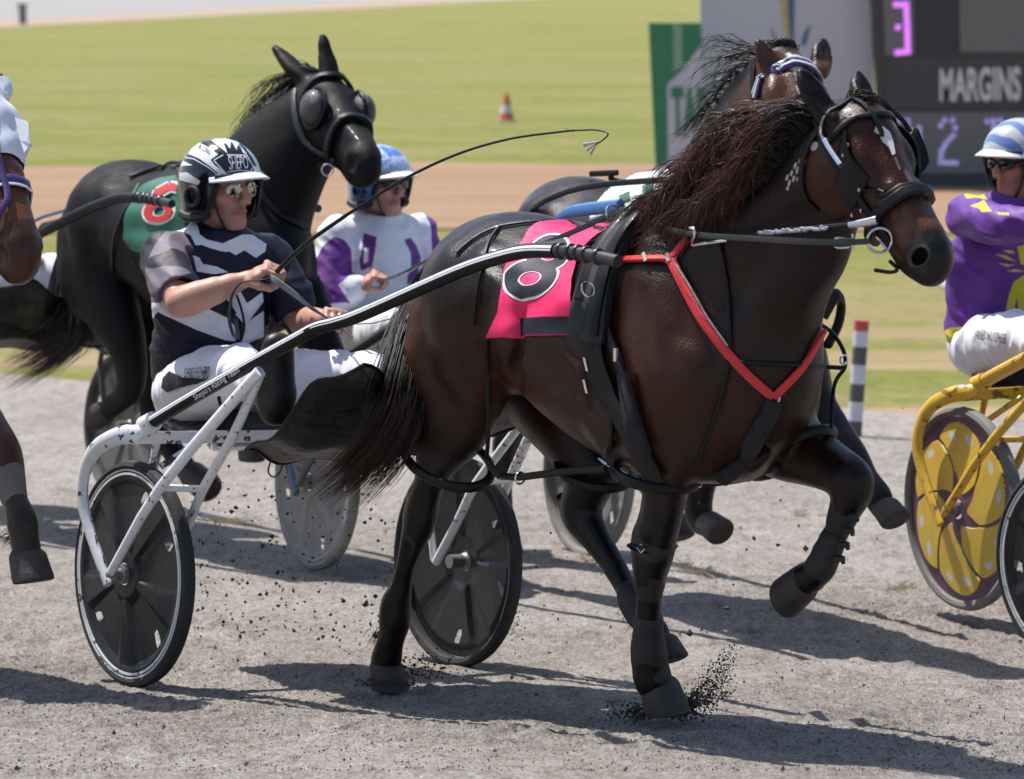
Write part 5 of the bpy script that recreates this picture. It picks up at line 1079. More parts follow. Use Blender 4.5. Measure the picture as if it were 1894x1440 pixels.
def colfn(base, leg=(.008, .007, .007), warm=None, star=None):
    def f(Vl, Vw, H, dt, dz):
        n = (vnoise(Vl, 6, 31)*.5+.5)[:, None]; c = np.array(base)*(.7+.6*n); z = Vl[:, 2]-dz; low = np.clip((.85-z)/.2, 0, 1)[:, None]; c = c+(np.array(leg)-c)*low
        hp = (Vl-H.p)/H.k; hx, hy, hn = hp@H.x, hp@H.y, hp@H.n
        hd = (hx > 0) & (hx < .7) & (np.abs(hy) < .16) & (hn > -.3) & (hn < .1)
        if warm is not None: c[hd] = np.array(warm)*(.7+.6*n[hd])
        mz = hd & (hx > .50); c[mz] = c[mz]*.4+np.array([.012, .01, .01])*.6
        if star is not None: s_ = hd & (hn > -.06) & star(hx, hy, hp); c[s_] = [.62, .60, .58]
        return c
    return f
T2 = Team(-.22, 13.5, -.17, math.radians(29)); T3 = Team(-2.22, 15.2, -.17, TH); T4 = Team(-3.0, 12.15, -.12, math.radians(34))
def t2(u, v, a=0): return T2.q(u, v, a)
p2, n2 = at(1462, 96, 11.35), at(1532, 328, 10.98)
L2 = [[(1480, 640, .12, .075, .10), (1500, 745, .13, .070, .09), (1542, 798, .14, .052, .062), (1575, 840, .14, .045, .05), (1600, 880, .14, .036, .040), (1622, 915, .14, .038, .043), (1632, 938, .14, .034, .04)],
      [(1380, 700, -.12, .085, .12), (1330, 800, -.13, .07, .09), (1300, 870, -.13, .050, .055), (1292, 920, -.13, .042, .045), (1292, 952, -.13, .042, .046), (1305, 972, -.13, .036, .042)],
      [(1060, 560, -.13, .11, .18), (1010, 680, -.14, .085, .13), (960, 760, -.14, .055, .07), (936, 820, -.14, .042, .055), (930, 880, -.14, .032, .036), (928, 950, -.14, .034, .038), (932, 990, -.13, .034, .038)],
      [(1150, 640, .13, .09, .14), (1180, 760, .13, .06, .08), (1150, 820, .13, .042, .055), (1200, 900, .13, .032, .036), (1240, 960, .13, .034, .038)]]
H2 = other_horse(T2, 'brown racehorse with white blaze and purple brow band, hidden behind the bay horse', -.11, .19, p2, n2, L2,
    [((1632, 936, .14), (1650, 974, .14), .050, (1, 0, .4)), ((1304, 968, -.13), (1330, 1000, -.13), .050, (1, 0, .3)), ((932, 985, -.13), (934, 1025, -.13), .055, (1, 0, 0)), ((1240, 955, .13), (1250, 1000, .13), .055, (1, 0, 0))],
    colfn((.022, .010, .007), warm=(.085, .034, .02), star=lambda x, y, p: (np.abs(y) < .026*(vnoise(p, 50, 2)*.3+.9)) & (x > .02) & (x < .42)),
    ears=[(T2.l(at(1438, 146, 11.3)), T2.l(at(1398, 70, 11.3))), (T2.l(at(1518, 128, 11.4)), T2.l(at(1524, 68, 11.5)))], sc=.93, hsize=.54)
r2, HD2, S2, _ = H2
def hsurf2(Hh, tm, sf, x, y, n, off):
    h, nn = sf.near(tm.w(Hh.w(x, y, n))); return h+nn*off, nn
def hband(name, Hh, tm, sf, pts, wd, m, root, off=.005, th=.005, res=5):
    P = crom([np.array(p, float) for p in pts], [0]*len(pts), res)[0]; A_ = [hsurf2(Hh, tm, sf, *p, off) for p in P]; b = MB(); b.band([a[0] for a in A_], [a[1] for a in A_], wd, th); return b.build(name, m, root)
PUR = mat('purple_leather', (.045, .02, .12), .35, coat=.3); BB = [(.12, -.12, -.10), (.075, -.07, -.02), (.07, 0, 0), (.075, .07, -.02), (.12, .12, -.10)]
hband('brow_band', HD2, T2, S2, BB, .036, PUR, r2, .006, .008); hband('brow_band_trim', HD2, T2, S2, [(x+.006, y, n) for x, y, n in BB], .010, WHT, r2, .014, .004)
hband('brow_band_trim', HD2, T2, S2, [(x-.012, y, n) for x, y, n in BB], .006, WHT, r2, .014, .004)
hband('cheek_strap', HD2, T2, S2, [(.0, -.10, -.08), (.15, -.11, -.12), (.35, -.09, -.13)], .022, LEA, r2); hband('cheek_strap', HD2, T2, S2, [(.0, .10, -.08), (.15, .11, -.12), (.35, .09, -.13)], .022, LEA, r2)
dark_hair = lambda r: (lambda k: (lambda t: np.array([.010, .008, .009])*(1+k)+np.array([.03, .014, .008])*k*t))(r.random())
def mshape2(x): return [(-.05, -.05, .01), (-.11, -.10, .015), (-.17, -.15, .0), (-.21, -.19, -.03)] if x < .35 else [(-.04, -.05, .0), (-.09, -.10, -.02), (-.13, -.12, -.07)]
c2 = [T2.l(p2)+np.array(d) for d in ((-.04, 0, .0), (-.13, 0, -.03), (-.25, 0, -.12), (-.38, 0, -.26))]
def crest_px(tm, pts): return [tuple(float(x) for x in proj(tm.w(p)))+(float(p[1]),) for p in pts]
mane('mane', T2, S2, crest_px(T2, c2), r2, 170, mshape2, .05, dark_hair, .0018, 13, 12, 30)
mane('forelock', T2, S2, crest_px(T2, [T2.l(p2)+np.array([-.03, .02, .0]), T2.l(p2)+np.array([-.01, .02, .0])]), r2, 70, lambda x: [(-.03, -.02, .015), (-.06, -.04, .015), (-.09, -.05, .0)], .03, dark_hair, .0022, 15, 9, 8)
# cloth, straps and shaft pad on its back
CHK = mat('check_cloth', (.62, .66, .63), .6); GRN = mat('green_cloth', (.012, .12, .075), .6, bump=.3, bs=300)
b = MB(); S2.patch(b, [[(1098, 388), (1130, 352), (1180, 325), (1240, 316), (1262, 330), (1240, 370), (1200, 430), (1090, 440)]], .012, 0, 8)
for i in range(7):
    for j in range(4):
        if (i+j) % 2 == 0: x0, y0 = 1105+i*22+j*2, 385-i*9+j*18; S2.patch(b, [[(x0, y0), (x0+20, y0-9), (x0+22, y0+7), (x0+2, y0+16)]], .015, 1, 12)
b.build('number_cloth', [CHK, GRN], r2)
each('harness_strap', LEA, r2, [lambda b, L=L: b.tube([t2(*p) for p in L], .011, 8, flat=(1, .6), res=3) for L in ([(1092, 321, 0), (1118, 320, 0), (1142, 319, 0)], [(1132, 322, 0), (1132, 332, 0), (1175, 338, .05), (1200, 330, 0)], [(980, 392, -.2), (1010, 370, -.25), (1080, 346, -.25), (1200, 334, -.2), (1300, 332, -.2)])])
b = MB(); b.tube([t2(1030, 402, -.3), t2(1062, 390, -.33), t2(1148, 380, -.34)], [.010, .022, .024], 8, flat=(1, .7), res=3); b.build('blue_pad', BLU, r2)
each('saddle_fitting', mat('silver_fitting', (.5, .52, .56), .3, .8, dust=.3), r2, [lambda b, L=L: b.tube([t2(*p) for p in L], .012, 8) for L in ([(1228, 378, -.2), (1295, 308, -.1)], [(1248, 372, -.2), (1300, 318, -.1)], [(1280, 298, 0), (1292, 312, 0)])])
each('saddle_ring', CHR, r2, [lambda b, L=L: b.torus(t2(*L), T2.T+.3*ZU, .026, .004, 18) for L in ((1232, 322, -.1), (1202, 366, -.2))])
b = MB(); b.tube([t2(1520, 585, .1), t2(1545, 545, .15), t2(1556, 560, .2), t2(1550, 600, .2), t2(1530, 640, .15)], .024, 8, flat=(1, .6), res=4); b.build('chest_pad', LEA, r2)
# --- black hooded horse
p3, n3 = at(606, 138, 13.45), at(690, 282, 12.98)
L3 = [[(165, 450, -.13, .11, .19), (200, 550, -.15, .10, .16), (232, 630, -.15, .07, .09), (244, 690, -.15, .052, .064), (238, 722, -.15, .042, .052), (216, 745, -.15, .036, .042), (198, 757, -.15, .036, .042)],
      [(260, 620, .13, .10, .15), (285, 720, .13, .065, .085), (290, 775, .13, .05, .06), (312, 820, .13, .042, .048), (335, 855, .13, .038, .044), (352, 878, .13, .036, .042)],
      [(430, 560, -.14, .09, .13), (455, 660, -.14, .065, .085), (470, 740, -.14, .048, .055), (462, 790, -.14, .038, .042), (458, 815, -.14, .042, .046)],
      [(560, 560, .14, .09, .13), (600, 650, .14, .065, .085), (640, 720, .14, .048, .055), (652, 770, .14, .038, .042), (654, 800, .14, .042, .046)]]
H3 = other_horse(T3, 'black racehorse in a dark hood with ear covers and green number cloth', .0, .06, p3, n3, L3,
    [((200, 755, -.15), (176, 756, -.15), .052, (0, 0, -1)), ((350, 876, .13), (384, 918, .13), .062, (1, 0, .1)), ((458, 812, -.14), (458, 850, -.14), .050, (1, 0, 0)), ((655, 797, .14), (655, 838, .14), .050, (1, 0, 0))],
    colfn((.0040, .0030, .0030), warm=(.0035, .0035, .0042)), ears=[(T3.l(at(556, 140, 13.5)), T3.l(at(508, 88, 13.6))), (T3.l(at(612, 158, 13.42)), T3.l(at(597, 68, 13.5)))], white='hood', neckr=1.1)
r3, HD3, S3, _ = H3
for s_ in (-1, 1):
    b = MB(); Ec = np.stack([HD3.x, HD3.y, HD3.n]); b.ball(T3.w(HD3.w(.185, s_*.105, -.055)), np.array([.075, .052, .075])*HD3.k, Ec@T3.E, 20); b.build('eye_cup', mat('mesh_eye_cup', (.045, .042, .040), .35, bump=1, bs=160, coat=.2), r3)
    b = MB(); b.torus(T3.w(HD3.w(.185, s_*.098, -.055)), (HD3.y*s_+HD3.n*.2)@T3.E, .083*HD3.k, .008, 24); b.build('cup_rim', LEA, r3)
hband('brow_band', HD3, T3, S3, [(.09, -.12, -.09), (.05, -.06, -.02), (.045, 0, 0), (.05, .06, -.02), (.09, .12, -.09)], .026, LEA, r3, .006, .010)
hband('nose_band', HD3, T3, S3, [(.38, -.08, -.17), (.37, -.07, -.09), (.36, -.04, -.02), (.36, 0, 0), (.36, .04, -.02), (.38, .08, -.15)], .034, LEA, r3, .006, .014)
hband('cheek_strap', HD3, T3, S3, [(.0, -.10, -.10), (.2, -.10, -.20), (.42, -.07, -.16)], .022, mat('grey_webbing', (.03, .034, .04), .5), r3)
b = MB(); b.torus(at(606, 314, 13.0), (.3, -1, 0), .022, .0028, 18); b.build('bit_ring', CHR, r3)
c3 = [T3.l(p3)+np.array(d) for d in ((-.05, 0, -.01), (-.12, 0, -.10), (-.20, 0, -.24), (-.30, 0, -.38))]
mane('mane', T3, S3, crest_px(T3, c3), r3, 1300, lambda x: [(-.06, -.03, .03), (-.15, -.07, .01), (-.22, -.10, -.08), (-.25, -.12, -.20)], .065, dark_hair, .0019, 23, 12, 30)
tail(T3, S3, [(150, 420, 0), (130, 480, -.05), (125, 550, -.1), (130, 610, -.12), (100, 650, -.15), (20, 695, -.2)], r3, 1300, (.035, .13), dark_hair, 8, .0026)
gc = MB(); S3.patch(gc, [[(250, 372), (262, 355), (300, 332), (345, 318), (420, 330), (430, 400), (400, 440), (330, 450), (275, 470), (245, 462), (234, 440), (236, 410)]], .014, 0, 7, lambda a, b: .006*math.sin(a*.08+b*.05)+.004*math.sin(b*.13))
for c_, rad, off, mi, rin in (((302, 394), (31, 24), .022, 2, .30), ((302, 394), (27, 20), .026, 1, .45)): ring_patch(S3, gc, c_, rad, rin, off, mi, lambda a, b: 0, .2)
for off, mi, w_ in ((.0225, 2, 10), (.0265, 1, 6.5)):
    for pl in line([np.array(p) for p in ((282, 388), (300, 362), (322, 350), (336, 352))], w_): S3.patch(gc, [pl], off, mi, 7)
gc.build('number_cloth', [GRN, mat('red_print', (.55, .03, .03), .5), WHT], r3)
each('harness_strap', LEA, r3, [lambda b, L=L: S3.strap(b, L, .02, .008, .006) for L in ([(240, 330), (262, 322), (300, 310), (330, 312)], [(258, 345), (235, 390), (215, 440), (210, 500)], [(330, 316), (345, 360), (350, 460), (345, 560)], [(455, 300), (480, 350), (520, 400), (590, 430)])])
each('harness_strap', LEA, r3, [lambda b: b.tube([T3.q(300, 312, 0), T3.q(315, 300, 0), T3.q(345, 304, 0), T3.q(362, 318, 0)], .007, 6, res=4)])
# --- chestnut horse in a white hood at the left edge
p4, n4 = at(-38, 150, 10.3), at(58, 462, 9.98)
L4 = [[(-120, 700, .1, .085, .12), (-40, 780, .12, .065, .08), (0, 830, .13, .052, .058), (12, 872, .13, .045, .050), (26, 920, .13, .030, .034), (38, 955, .13, .036, .042), (42, 975, .13, .037, .043), (46, 1000, .13, .030, .033), (49, 1020, .13, .040, .045)],
      [(-200, 720, -.12, .085, .12), (-210, 850, -.13, .06, .07), (-215, 950, -.13, .045, .05), (-215, 1100, -.12, .034, .036), (-215, 1180, -.1, .038, .04)],
      [(-560, 600, -.13, .10, .17), (-600, 800, -.14, .06, .075), (-610, 900, -.14, .045, .055), (-620, 1040, -.14, .034, .036)], [(-480, 600, .13, .10, .17), (-500, 800, .14, .06, .075), (-500, 900, .14, .045, .055), (-470, 1010, .14, .034, .036)]]
H4 = other_horse(T4, 'chestnut racehorse with white hood and purple bridle at the left edge', 0, .05, p4, n4, L4,
    [((47, 1022, .13), (54, 1078, .13), .060, (1, 0, .1)), ((-215, 1180, -.1), (-212, 1235, -.1), .056, (1, 0, 0)), ((-622, 1035, -.14), (-630, 1075, -.14), .052, (1, 0, 0)), ((-468, 1008, .14), (-460, 1050, .14), .052, (1, 0, 0))],
    colfn((.085, .030, .014), warm=(.13, .045, .02), leg=(.03, .018, .013)), h=.012, ears=[(T4.l(at(-62, 150, 10.3)), T4.l(at(-80, 90, 10.35))), (T4.l(at(-14, 185, 10.4)), T4.l(at(2, 138, 10.45)))])
r4, HD4, S4, _ = H4
feather(T4, T4.ql(36, 985, .13), (-.7, 0, -.6), 110, .06, r4, 5)
WHD = mat('white_hood_cloth', (.70, .73, .80), .6, bump=.3, bs=300); b = MB(); V = []; n_, m_ = 60, 30
for i in range(n_+1):
    y = -.16+.32*i/n_
    for j in range(m_+1):
        x = -.06+.33*j/m_; h_, nn = hsurf2(HD4, T4, S4, x, y*1.0, -.16+.17*math.cos(y*8), .010); V.append(h_+nn*.003*math.sin(x*60+y*25))
b.add(V, [(i*(m_+1)+j, i*(m_+1)+j+1, (i+1)*(m_+1)+j+1, (i+1)*(m_+1)+j) for i in range(n_) for j in range(m_)]); b.build('hood', WHD, r4)
hband('nose_band', HD4, T4, S4, [(.40, -.09, -.19), (.375, -.08, -.12), (.36, -.05, -.03), (.36, 0, .0), (.37, .05, -.03), (.38, .08, -.12)], .030, PUR, r4, .005, .008)
hband('nose_band_trim', HD4, T4, S4, [(.395, -.08, -.12), (.38, -.05, -.03), (.38, 0, .0), (.39, .05, -.03), (.40, .08, -.12)], .008, WHT, r4, .012, .003)
hband('face_strap', HD4, T4, S4, [(.02, .01, 0), (.15, -.01, 0), (.30, -.02, 0), (.46, -.03, -.02), (.52, -.07, -.08), (.50, -.08, -.14)], .020, PUR, r4, .012, .006)
b = MB(); fv = [at(30, 219, 10.15), at(52, 226, 10.15), at(55, 262, 10.1), at(60, 268, 10.1), at(48, 285, 10.1), at(40, 262, 10.12)]; b.add(fv, [tuple(range(6))]); o = b.build('ear_flap', WHD, r4); md = o.modifiers.new('s', 'SOLIDIFY'); md.thickness = .012
bq = [np.array(tuple(T4.ql(*p[:3]))+p[3:]) for p in L4[0][3:5]]; s_ = Sdf(T4, np.min([p[:3] for p in bq], 0)-.09, np.max([p[:3] for p in bq], 0)+.09, .007); s_.path([tuple(p[:3])+(p[3]+.009, p[4]+.009) for p in bq], .01); V, F = s_.mesh(1)
link('leg_boot', V, F, mat('tan_boot', (.10, .07, .055), .6, bump=.5, dust=.2), r4)
# ---------------------------------------------------------------- the other sulkies
DG = mat('hazed_dusty_disc', (.10, .10, .105), .6, dust=.55); DT = mat('hazed_dusty_tyre', (.09, .088, .085), .8, dust=.55); DL = mat('hazed_dusty_line', (.32, .32, .33), .6); DF = mat('hazed_dusty_frame', (.035, .036, .042), .5, dust=.25)  # greyed base colours paint the dusty air of the second row, besides real dust
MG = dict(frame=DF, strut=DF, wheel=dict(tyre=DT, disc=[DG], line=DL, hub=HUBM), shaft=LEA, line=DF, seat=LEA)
sulky(T2, 'dark framed sulky with dusty, haze-greyed disc wheels, behind the black and white driver', M=MG, W=.60, R=.34, ph=(.7, .2), zc=(.34, .29), net=False)
sulky(T3, 'black framed sulky pulled by the black hooded horse', M=dict(MG, wheel=dict(tyre=mat('hazed_dusty_tyre_dark', (.05, .05, .05), .8, dust=.35), disc=[mat('hazed_dusty_disc_dark', (.045, .045, .05), .5, dust=.35)], line=DL, hub=HUBM), line=LEA), W=.587, R=.34, ph=(0, .5))  # these wheels carry painted haze as well as dust
YEL = mat('yellow_paint', (.72, .43, .035), .35, coat=.3, dirt=.18, ds=30, dirtcol=(.22, .12, .03), var=.12); PRP = mat('purple_disc', (.11, .035, .10), .4, dust=.12, coat=.1); YD = mat('yellow_petal', (.76, .50, .035), .45, dust=.12, coat=.15, var=.12); WD = mat('white_dot', (.66, .66, .64), .5, dust=.1)
n5 = np.array(at(1781, 940, 11.85)); th5 = math.radians(26); T5 = Team(n5[0]+math.cos(th5)*.587, n5[1]+math.sin(th5)*.587, n5[2]-.345, th5)
sulky(T5, 'yellow framed sulky with purple and yellow petal wheels at the right edge', M=dict(frame=YEL, strut=YEL, wheel=dict(tyre=mat('grey_tyre', (.10, .10, .105), .7, dust=.3), disc=[PRP, YD, WD], line=None, hub=HUBM), shaft=YEL, line=YEL, seat=LEA), zc=(.345, .345), R=.352, roll=0, style='petal', ph=(.35, .1), thick=.024, net=False)
n6 = np.array(at(1984, 1045, 11.0)); th6 = TH; T6 = Team(n6[0]+math.cos(th6)*.587, n6[1]+math.sin(th6)*.587, n6[2]-.325, th6)
rt6 = empty('sulky', T6.w((0, 0, 0)), 'dark wheeled sulky cut off by the right edge, in front of the yellow one', 'sulky', 'racing sulkies')
for s_ in (-1, 1): wheel(T6, (0, s_*.587, .325), .34, dict(tyre=TYR, disc=[DSK], line=WHC, hub=HUBM), rt6, s_)
b = MB(); b.tube([T6.w((0, -.56, .325)), T6.w((0, -.52, .5)), T6.w((0, -.45, .72)), T6.w((0, .45, .72)), T6.w((0, .52, .5)), T6.w((0, .56, .325))], .018, 8, res=3); b.build('axle_arch', LEA, rt6)
for s_ in (-1, 1): b = MB(); b.tube([T6.w((0, s_*.45, .72)), T6.w((.8, s_*.42, 1.1)), T6.w((2.0, s_*.33, 1.4))], .018, 8, res=3); b.build('shaft', LEA, rt6)
b = MB(); b.ball(T6.w((-.4, 0, .70)), (.25, .2, .05)); b.build('seat', LEA, rt6)
# ---------------------------------------------------------------- the other drivers
PU = (.145, .035, .26); W2 = (.78, .81, .90)
def Z7(l): return [(560+x/4.8, 260+y/4.8) for x, y in l]
P7 = [Z7(l) for l in ([(540, 820), (655, 850), (645, 960), (615, 1130), (600, 1150), (515, 1150), (500, 1060), (520, 1000)], [(900, 880), (955, 860), (1010, 930), (1050, 1040), (1020, 1200), (930, 1280), (925, 1220), (960, 1120), (960, 1000)], [(1175, 890), (1230, 960), (1180, 1000)])]
CUF = Z7([(315, 1275), (600, 1115), (590, 1300), (610, 1400), (420, 1440)]); HOLE = Z7([(545, 950), (585, 950), (580, 1080), (540, 1085)])
SL7 = Z7([(20, 1330), (100, 1080), (180, 930), (280, 850), (370, 880), (430, 960), (440, 1180), (330, 1265), (420, 1440), (100, 1440)])
def col2(Vw, Vl):
    u, v = proj(Vw); c = np.tile(np.array(W2), (len(Vw), 1))
    for p in P7: c[inpoly(u, v, p)] = PU
    c[inpoly(u, v, HOLE)] = W2
    c[inpoly(u, v, SL7) & (Vl[:, 1] < -.08)] = PU; c[(Vl[:, 1] > .2)] = PU; c[inpoly(u, v, CUF)] = W2
    return c
def j2(u, v, a): return tuple(T2.ql(u, v, a))
hd2 = T2.ql(706, 340, 0)
J2 = dict(seat=(-.5, 0, .74), head=tuple(hd2), face=(.95, .30, -.05), neck=tuple(hd2+[-.03, 0, -.14]), chest=tuple(hd2+[-.05, 0, -.33]), pelvis=tuple(hd2+[-.10, 0, -.60]), rsh=tuple(hd2+[-.04, -.18, -.20]), lsh=tuple(hd2+[-.03, .18, -.205]),
    rel=j2(596, 566, -.30), lel=tuple(hd2+[.0, .27, -.45]), rwr=j2(664, 528, -.16), rhd=j2(700, 505, -.10), lwr=tuple(hd2+[.22, .18, -.42]), lhd=tuple(hd2+[.3, .16, -.42]), rhip=tuple(hd2+[-.06, -.11, -.64]), lhip=tuple(hd2+[-.06, .11, -.64]),
    rkn=(.02, -.20, .93), lkn=(.04, .22, .90), ran=(.42, -.33, .90), lan=(.44, .31, .87), rtoe=(.46, -.345, 1.06), ltoe=(.49, .32, 1.03))
J2['hands'] = dict(r=(np.array(J2['rhd'])-np.array(J2['rwr']), (.2, -.3, .93), 1., 1), l=((1, 0, 0), (0, .3, 1), 1., -1))
D2 = person(T2, J2, 'driver in white and purple jersey with blue patterned helmet and dark glasses', .0065, (JM, col2), (PM, None), (.52, .27, .21), 0, sleeves='long', cloth_h=.007); boot_pair(T2, J2, D2['root'], BOOTM, .01)
BSH = bpy.data.materials.new('blue_swirl_shell'); BSH.use_nodes = True; nt_ = BSH.node_tree; bb_ = nt_.nodes["Principled BSDF"]; nz_ = noise(nt_, 16, 3, objcoord(nt_)); 
nt_.links.new(ramp(nt_, nz_, [(.42, (.08, .20, .58)), (.50, (.30, .43, .78)), (.56, (.62, .69, .84)), (.68, (.12, .24, .60))]), bb_.inputs["Base Color"]); bb_.inputs["Roughness"].default_value = .2; bb_.inputs["Coat Weight"].default_value = .5
LAV = mat('lavender_shell', (.42, .47, .68), .3, coat=.4); CRM = mat('cream_peak', (.74, .75, .70), .3, coat=.3)
h2_, hs2, _ = helmet(T2, D2['H'], D2['root'], BSH, CRM, PAD, R=(.142, .121, .126)); HS2 = Surf([hs2])
patch_mesh('helmet_trim', HS2, [(Z7(p), 0, .002) for p in ([(420, 400), (440, 300), (480, 275), (600, 275), (700, 275), (860, 245), (980, 250), (1000, 300), (880, 300), (740, 305), (660, 335), (580, 380), (480, 420), (455, 470), (450, 560), (432, 560)],)], [LAV], h2_)
shades(T2, D2['H'], D2['root'], mat('dark_lens', (.012, .012, .016), .08, coat=.5, var=0), PAD, True)
# driver in purple at the right edge
PU5 = (.13, .035, .27); YE5 = (.62, .56, .03)
def col5(Vw, Vl):
    u, v = proj(Vw); c = np.tile(np.array(PU5), (len(Vw), 1)); zz = lambda l: [(1594+x/2.57, 180+y/2.571) for x, y in l]
    for p in (zz([(635, 745), (690, 755), (735, 780), (680, 765)]), zz([(650, 785), (700, 795), (740, 790), (690, 805)]), zz([(690, 825), (730, 815), (771, 825), (740, 830)]), zz([(675, 725), (720, 730), (725, 742), (690, 738)]), zz([(740, 710), (775, 700), (775, 800), (755, 790)]), zz([(720, 880), (775, 840), (775, 1010), (745, 1010), (735, 950), (725, 1010), (685, 1010), (700, 940)]),
              zz([(485, 460), (540, 445), (580, 460), (600, 485), (540, 475), (500, 480)]), zz([(510, 515), (560, 500), (580, 485), (600, 520), (620, 540), (570, 545), (555, 525)]), zz([(640, 545), (700, 548), (700, 560), (650, 556)])): c[inpoly(u, v, p)] = YE5
    c[(v > 605) & inpoly(u, v, zz([(340, 1190), (370, 1120), (480, 1070), (560, 1045), (560, 1065), (450, 1110), (400, 1190)]))] = YE5
    return c
hd5 = T5.ql(1882, 300, 0)
J5 = dict(seat=(-.5, 0, .74), head=tuple(hd5), face=tuple(T5.l(T5.o+np.array([-.80, -.60, -.10]))), neck=tuple(hd5+[-.02, 0, -.14]), chest=tuple(hd5+[-.10, 0, -.34]), pelvis=tuple(hd5+[-.15, 0, -.62]), rsh=tuple(hd5+[-.03, -.19, -.19]), lsh=tuple(hd5+[-.03, .18, -.2]),
    rel=tuple(hd5+[.24, -.25, -.20]), lel=tuple(hd5+[.2, .25, -.32]), rwr=tuple(hd5+[.48, -.18, -.20]), rhd=tuple(hd5+[.56, -.16, -.2]), lwr=tuple(hd5+[.45, .15, -.3]), lhd=tuple(hd5+[.53, .14, -.3]), rhip=tuple(hd5+[-.05, -.11, -.66]), lhip=tuple(hd5+[-.05, .11, -.66]),
    rkn=tuple(hd5+[.40, -.22, -.58]), lkn=tuple(hd5+[.42, .22, -.58]), ran=tuple(hd5+[.80, -.33, -.62]), lan=tuple(hd5+[.82, .31, -.62]), rtoe=tuple(hd5+[.84, -.34, -.46]), ltoe=tuple(hd5+[.86, .32, -.46]))
J5['hands'] = dict(r=((1, .1, 0), (.0, -.3, .95), 1., 1), l=((1, 0, 0), (0, .3, 1), 1., -1))
D5 = person(T5, J5, 'driver in purple and yellow jersey looking back, seated on the yellow sulky', .007, (JM, col5), (PM, None), (.42, .19, .14), .6, sleeves='long', cloth_h=.007); boot_pair(T5, J5, D5['root'], BOOTM, .01)
SW = bpy.data.materials.new('striped_shell'); SW.use_nodes = True; nt_ = SW.node_tree; bb_ = nt_.nodes["Principled BSDF"]; wv = nt_.nodes.new("ShaderNodeTexWave"); wv.inputs["Scale"].default_value = 5; wv.bands_direction = 'DIAGONAL'; wv.inputs["Distortion"].default_value = 4; nt_.links.new(objcoord(nt_), wv.inputs["Vector"])
nt_.links.new(ramp(nt_, wv.outputs[0], [(.35, (.12, .20, .42)), (.5, (.36, .42, .52)), (.6, (.46, .48, .50))]), bb_.inputs["Base Color"]); bb_.inputs["Roughness"].default_value = .2; bb_.inputs["Coat Weight"].default_value = .5
helmet(T5, D5['H'], D5['root'], SW, CRM, PAD); shades(T5, D5['H'], D5['root'], mat('dark_lens'), PAD, True)
T5S = Surf([D5['trousers']]); decal_text(T5S, "JAKE HUGHES", [(1802, 632), (1860, 640), (1864, 618), (1806, 608)], .004, BLK, D5['root'])
# driver of the black horse, only a knee in view
J3 = dict(seat=(-.5, 0, .74), head=(-.44, 0, 1.43), face=(1, 0, 0), neck=(-.47, 0, 1.29), chest=(-.5, 0, 1.09), pelvis=(-.55, 0, .86), rsh=(-.48, -.19, 1.22), lsh=(-.48, .19, 1.22), rel=(-.25, -.27, 1.02), lel=(-.25, .27, 1.02), rwr=(-.02, -.12, 1.05), lwr=(-.02, .12, 1.05), rhd=(.06, -.1, 1.05), lhd=(.06, .1, 1.05),
    rhip=(-.5, -.11, .8), lhip=(-.5, .11, .8), rkn=(-.02, -.2, .94), lkn=(.06, .22, .96), ran=(.4, -.33, .9), lan=(.50, .30, .98), rtoe=(.44, -.345, 1.06), ltoe=(.52, .32, 1.12)); J3['hands'] = dict(r=((1, .1, 0), (0, -.3, .95), 1., 1), l=((1, 0, 0), (0, .3, 1), 1., -1))
D3 = person(T3, J3, 'driver of the black hooded horse, only a white trouser leg showing at the left edge', .010, (JM, lambda a, b: np.tile((.02, .1, .06), (len(a), 1))), (PM, None), sleeves='long', cloth_h=.010); boot_pair(T3, J3, D3['root'], BOOTM, .012); helmet(T3, D3['H'], D3['root'], GLW, GLW, PAD)
# thin reins of the other teams
rn = empty('reins', T2.w(D2['J']['rgrip']), 'dark reins from the driver in white and purple running over the bay horse', 'reins')
b = MB(); b.tube([T2.w(D2['J']['rgrip']), at(740, 508, 13.2), at(800, 476, 13.0), at(880, 436, 12.8), at(960, 404, 12.6), at(985, 388, 12.5)], [.010, .012, .010, .009, .008, .007], 8, flat=(.5, 1), res=3); b.build('near_rein', RN, rn)
rn = empty('reins', T3.w((.1, 0, 1.1)), 'pale blue grey reins stretched above the rump of the black horse', 'reins')
b = MB(); b.tube([T3.w((.06, -.1, 1.1)), T3.q(80, 400, -.1), T3.q(200, 365, -.1), T3.q(330, 335, -.1)], .008, 6); b.build('near_rein', mat('blue_grey_rein', (.12, .16, .24), .5), rn)
b = MB(); b.tube([T3.w((.06, .1, 1.1)), T3.q(80, 414, .0), T3.q(150, 396, .0), T3.q(170, 384, .0)], .008, 6); b.build('far_rein', RN, rn)
# ---------------------------------------------------------------- signs, cone, posts
def quad3(pts, y): return [at(u, v, y) for u, v in pts]
def slab(name, pts, y, th, m, parent, flush=0.):
    b = MB(); F_ = [at(u, v, y-flush) for u, v in pts]; B_ = [p+np.array([0, th, 0]) for p in F_]; n = len(pts)
    b.add(F_+B_, [tuple(range(n))[::-1], tuple(range(n, 2*n))]+[(i, (i+1) % n, n+(i+1) % n, n+i) for i in range(n)]); return b.build(name, m, parent, smooth=False)
def flat_text(txt, quad, y, m, parent, name='lettering', bold=0.):
    V, F, w_ = text2d(txt, bold); q0, q1, q2, q3 = [np.array(x, float) for x in quad]; b = MB(); P = []
    for x, yy in V: s_ = x/w_; p = (q0*(1-s_)+q1*s_)*(1-yy)+(q3*(1-s_)+q2*s_)*yy; P.append(at(p[0], p[1], y))
    b.add(P, F); return b.build(name, m, parent, smooth=False)
YB = 41.0
bd = empty('scoreboard', at(1760, 345, YB), 'large dark electronic scoreboard reading MARGINS behind the bay horse', 'scoreboard')
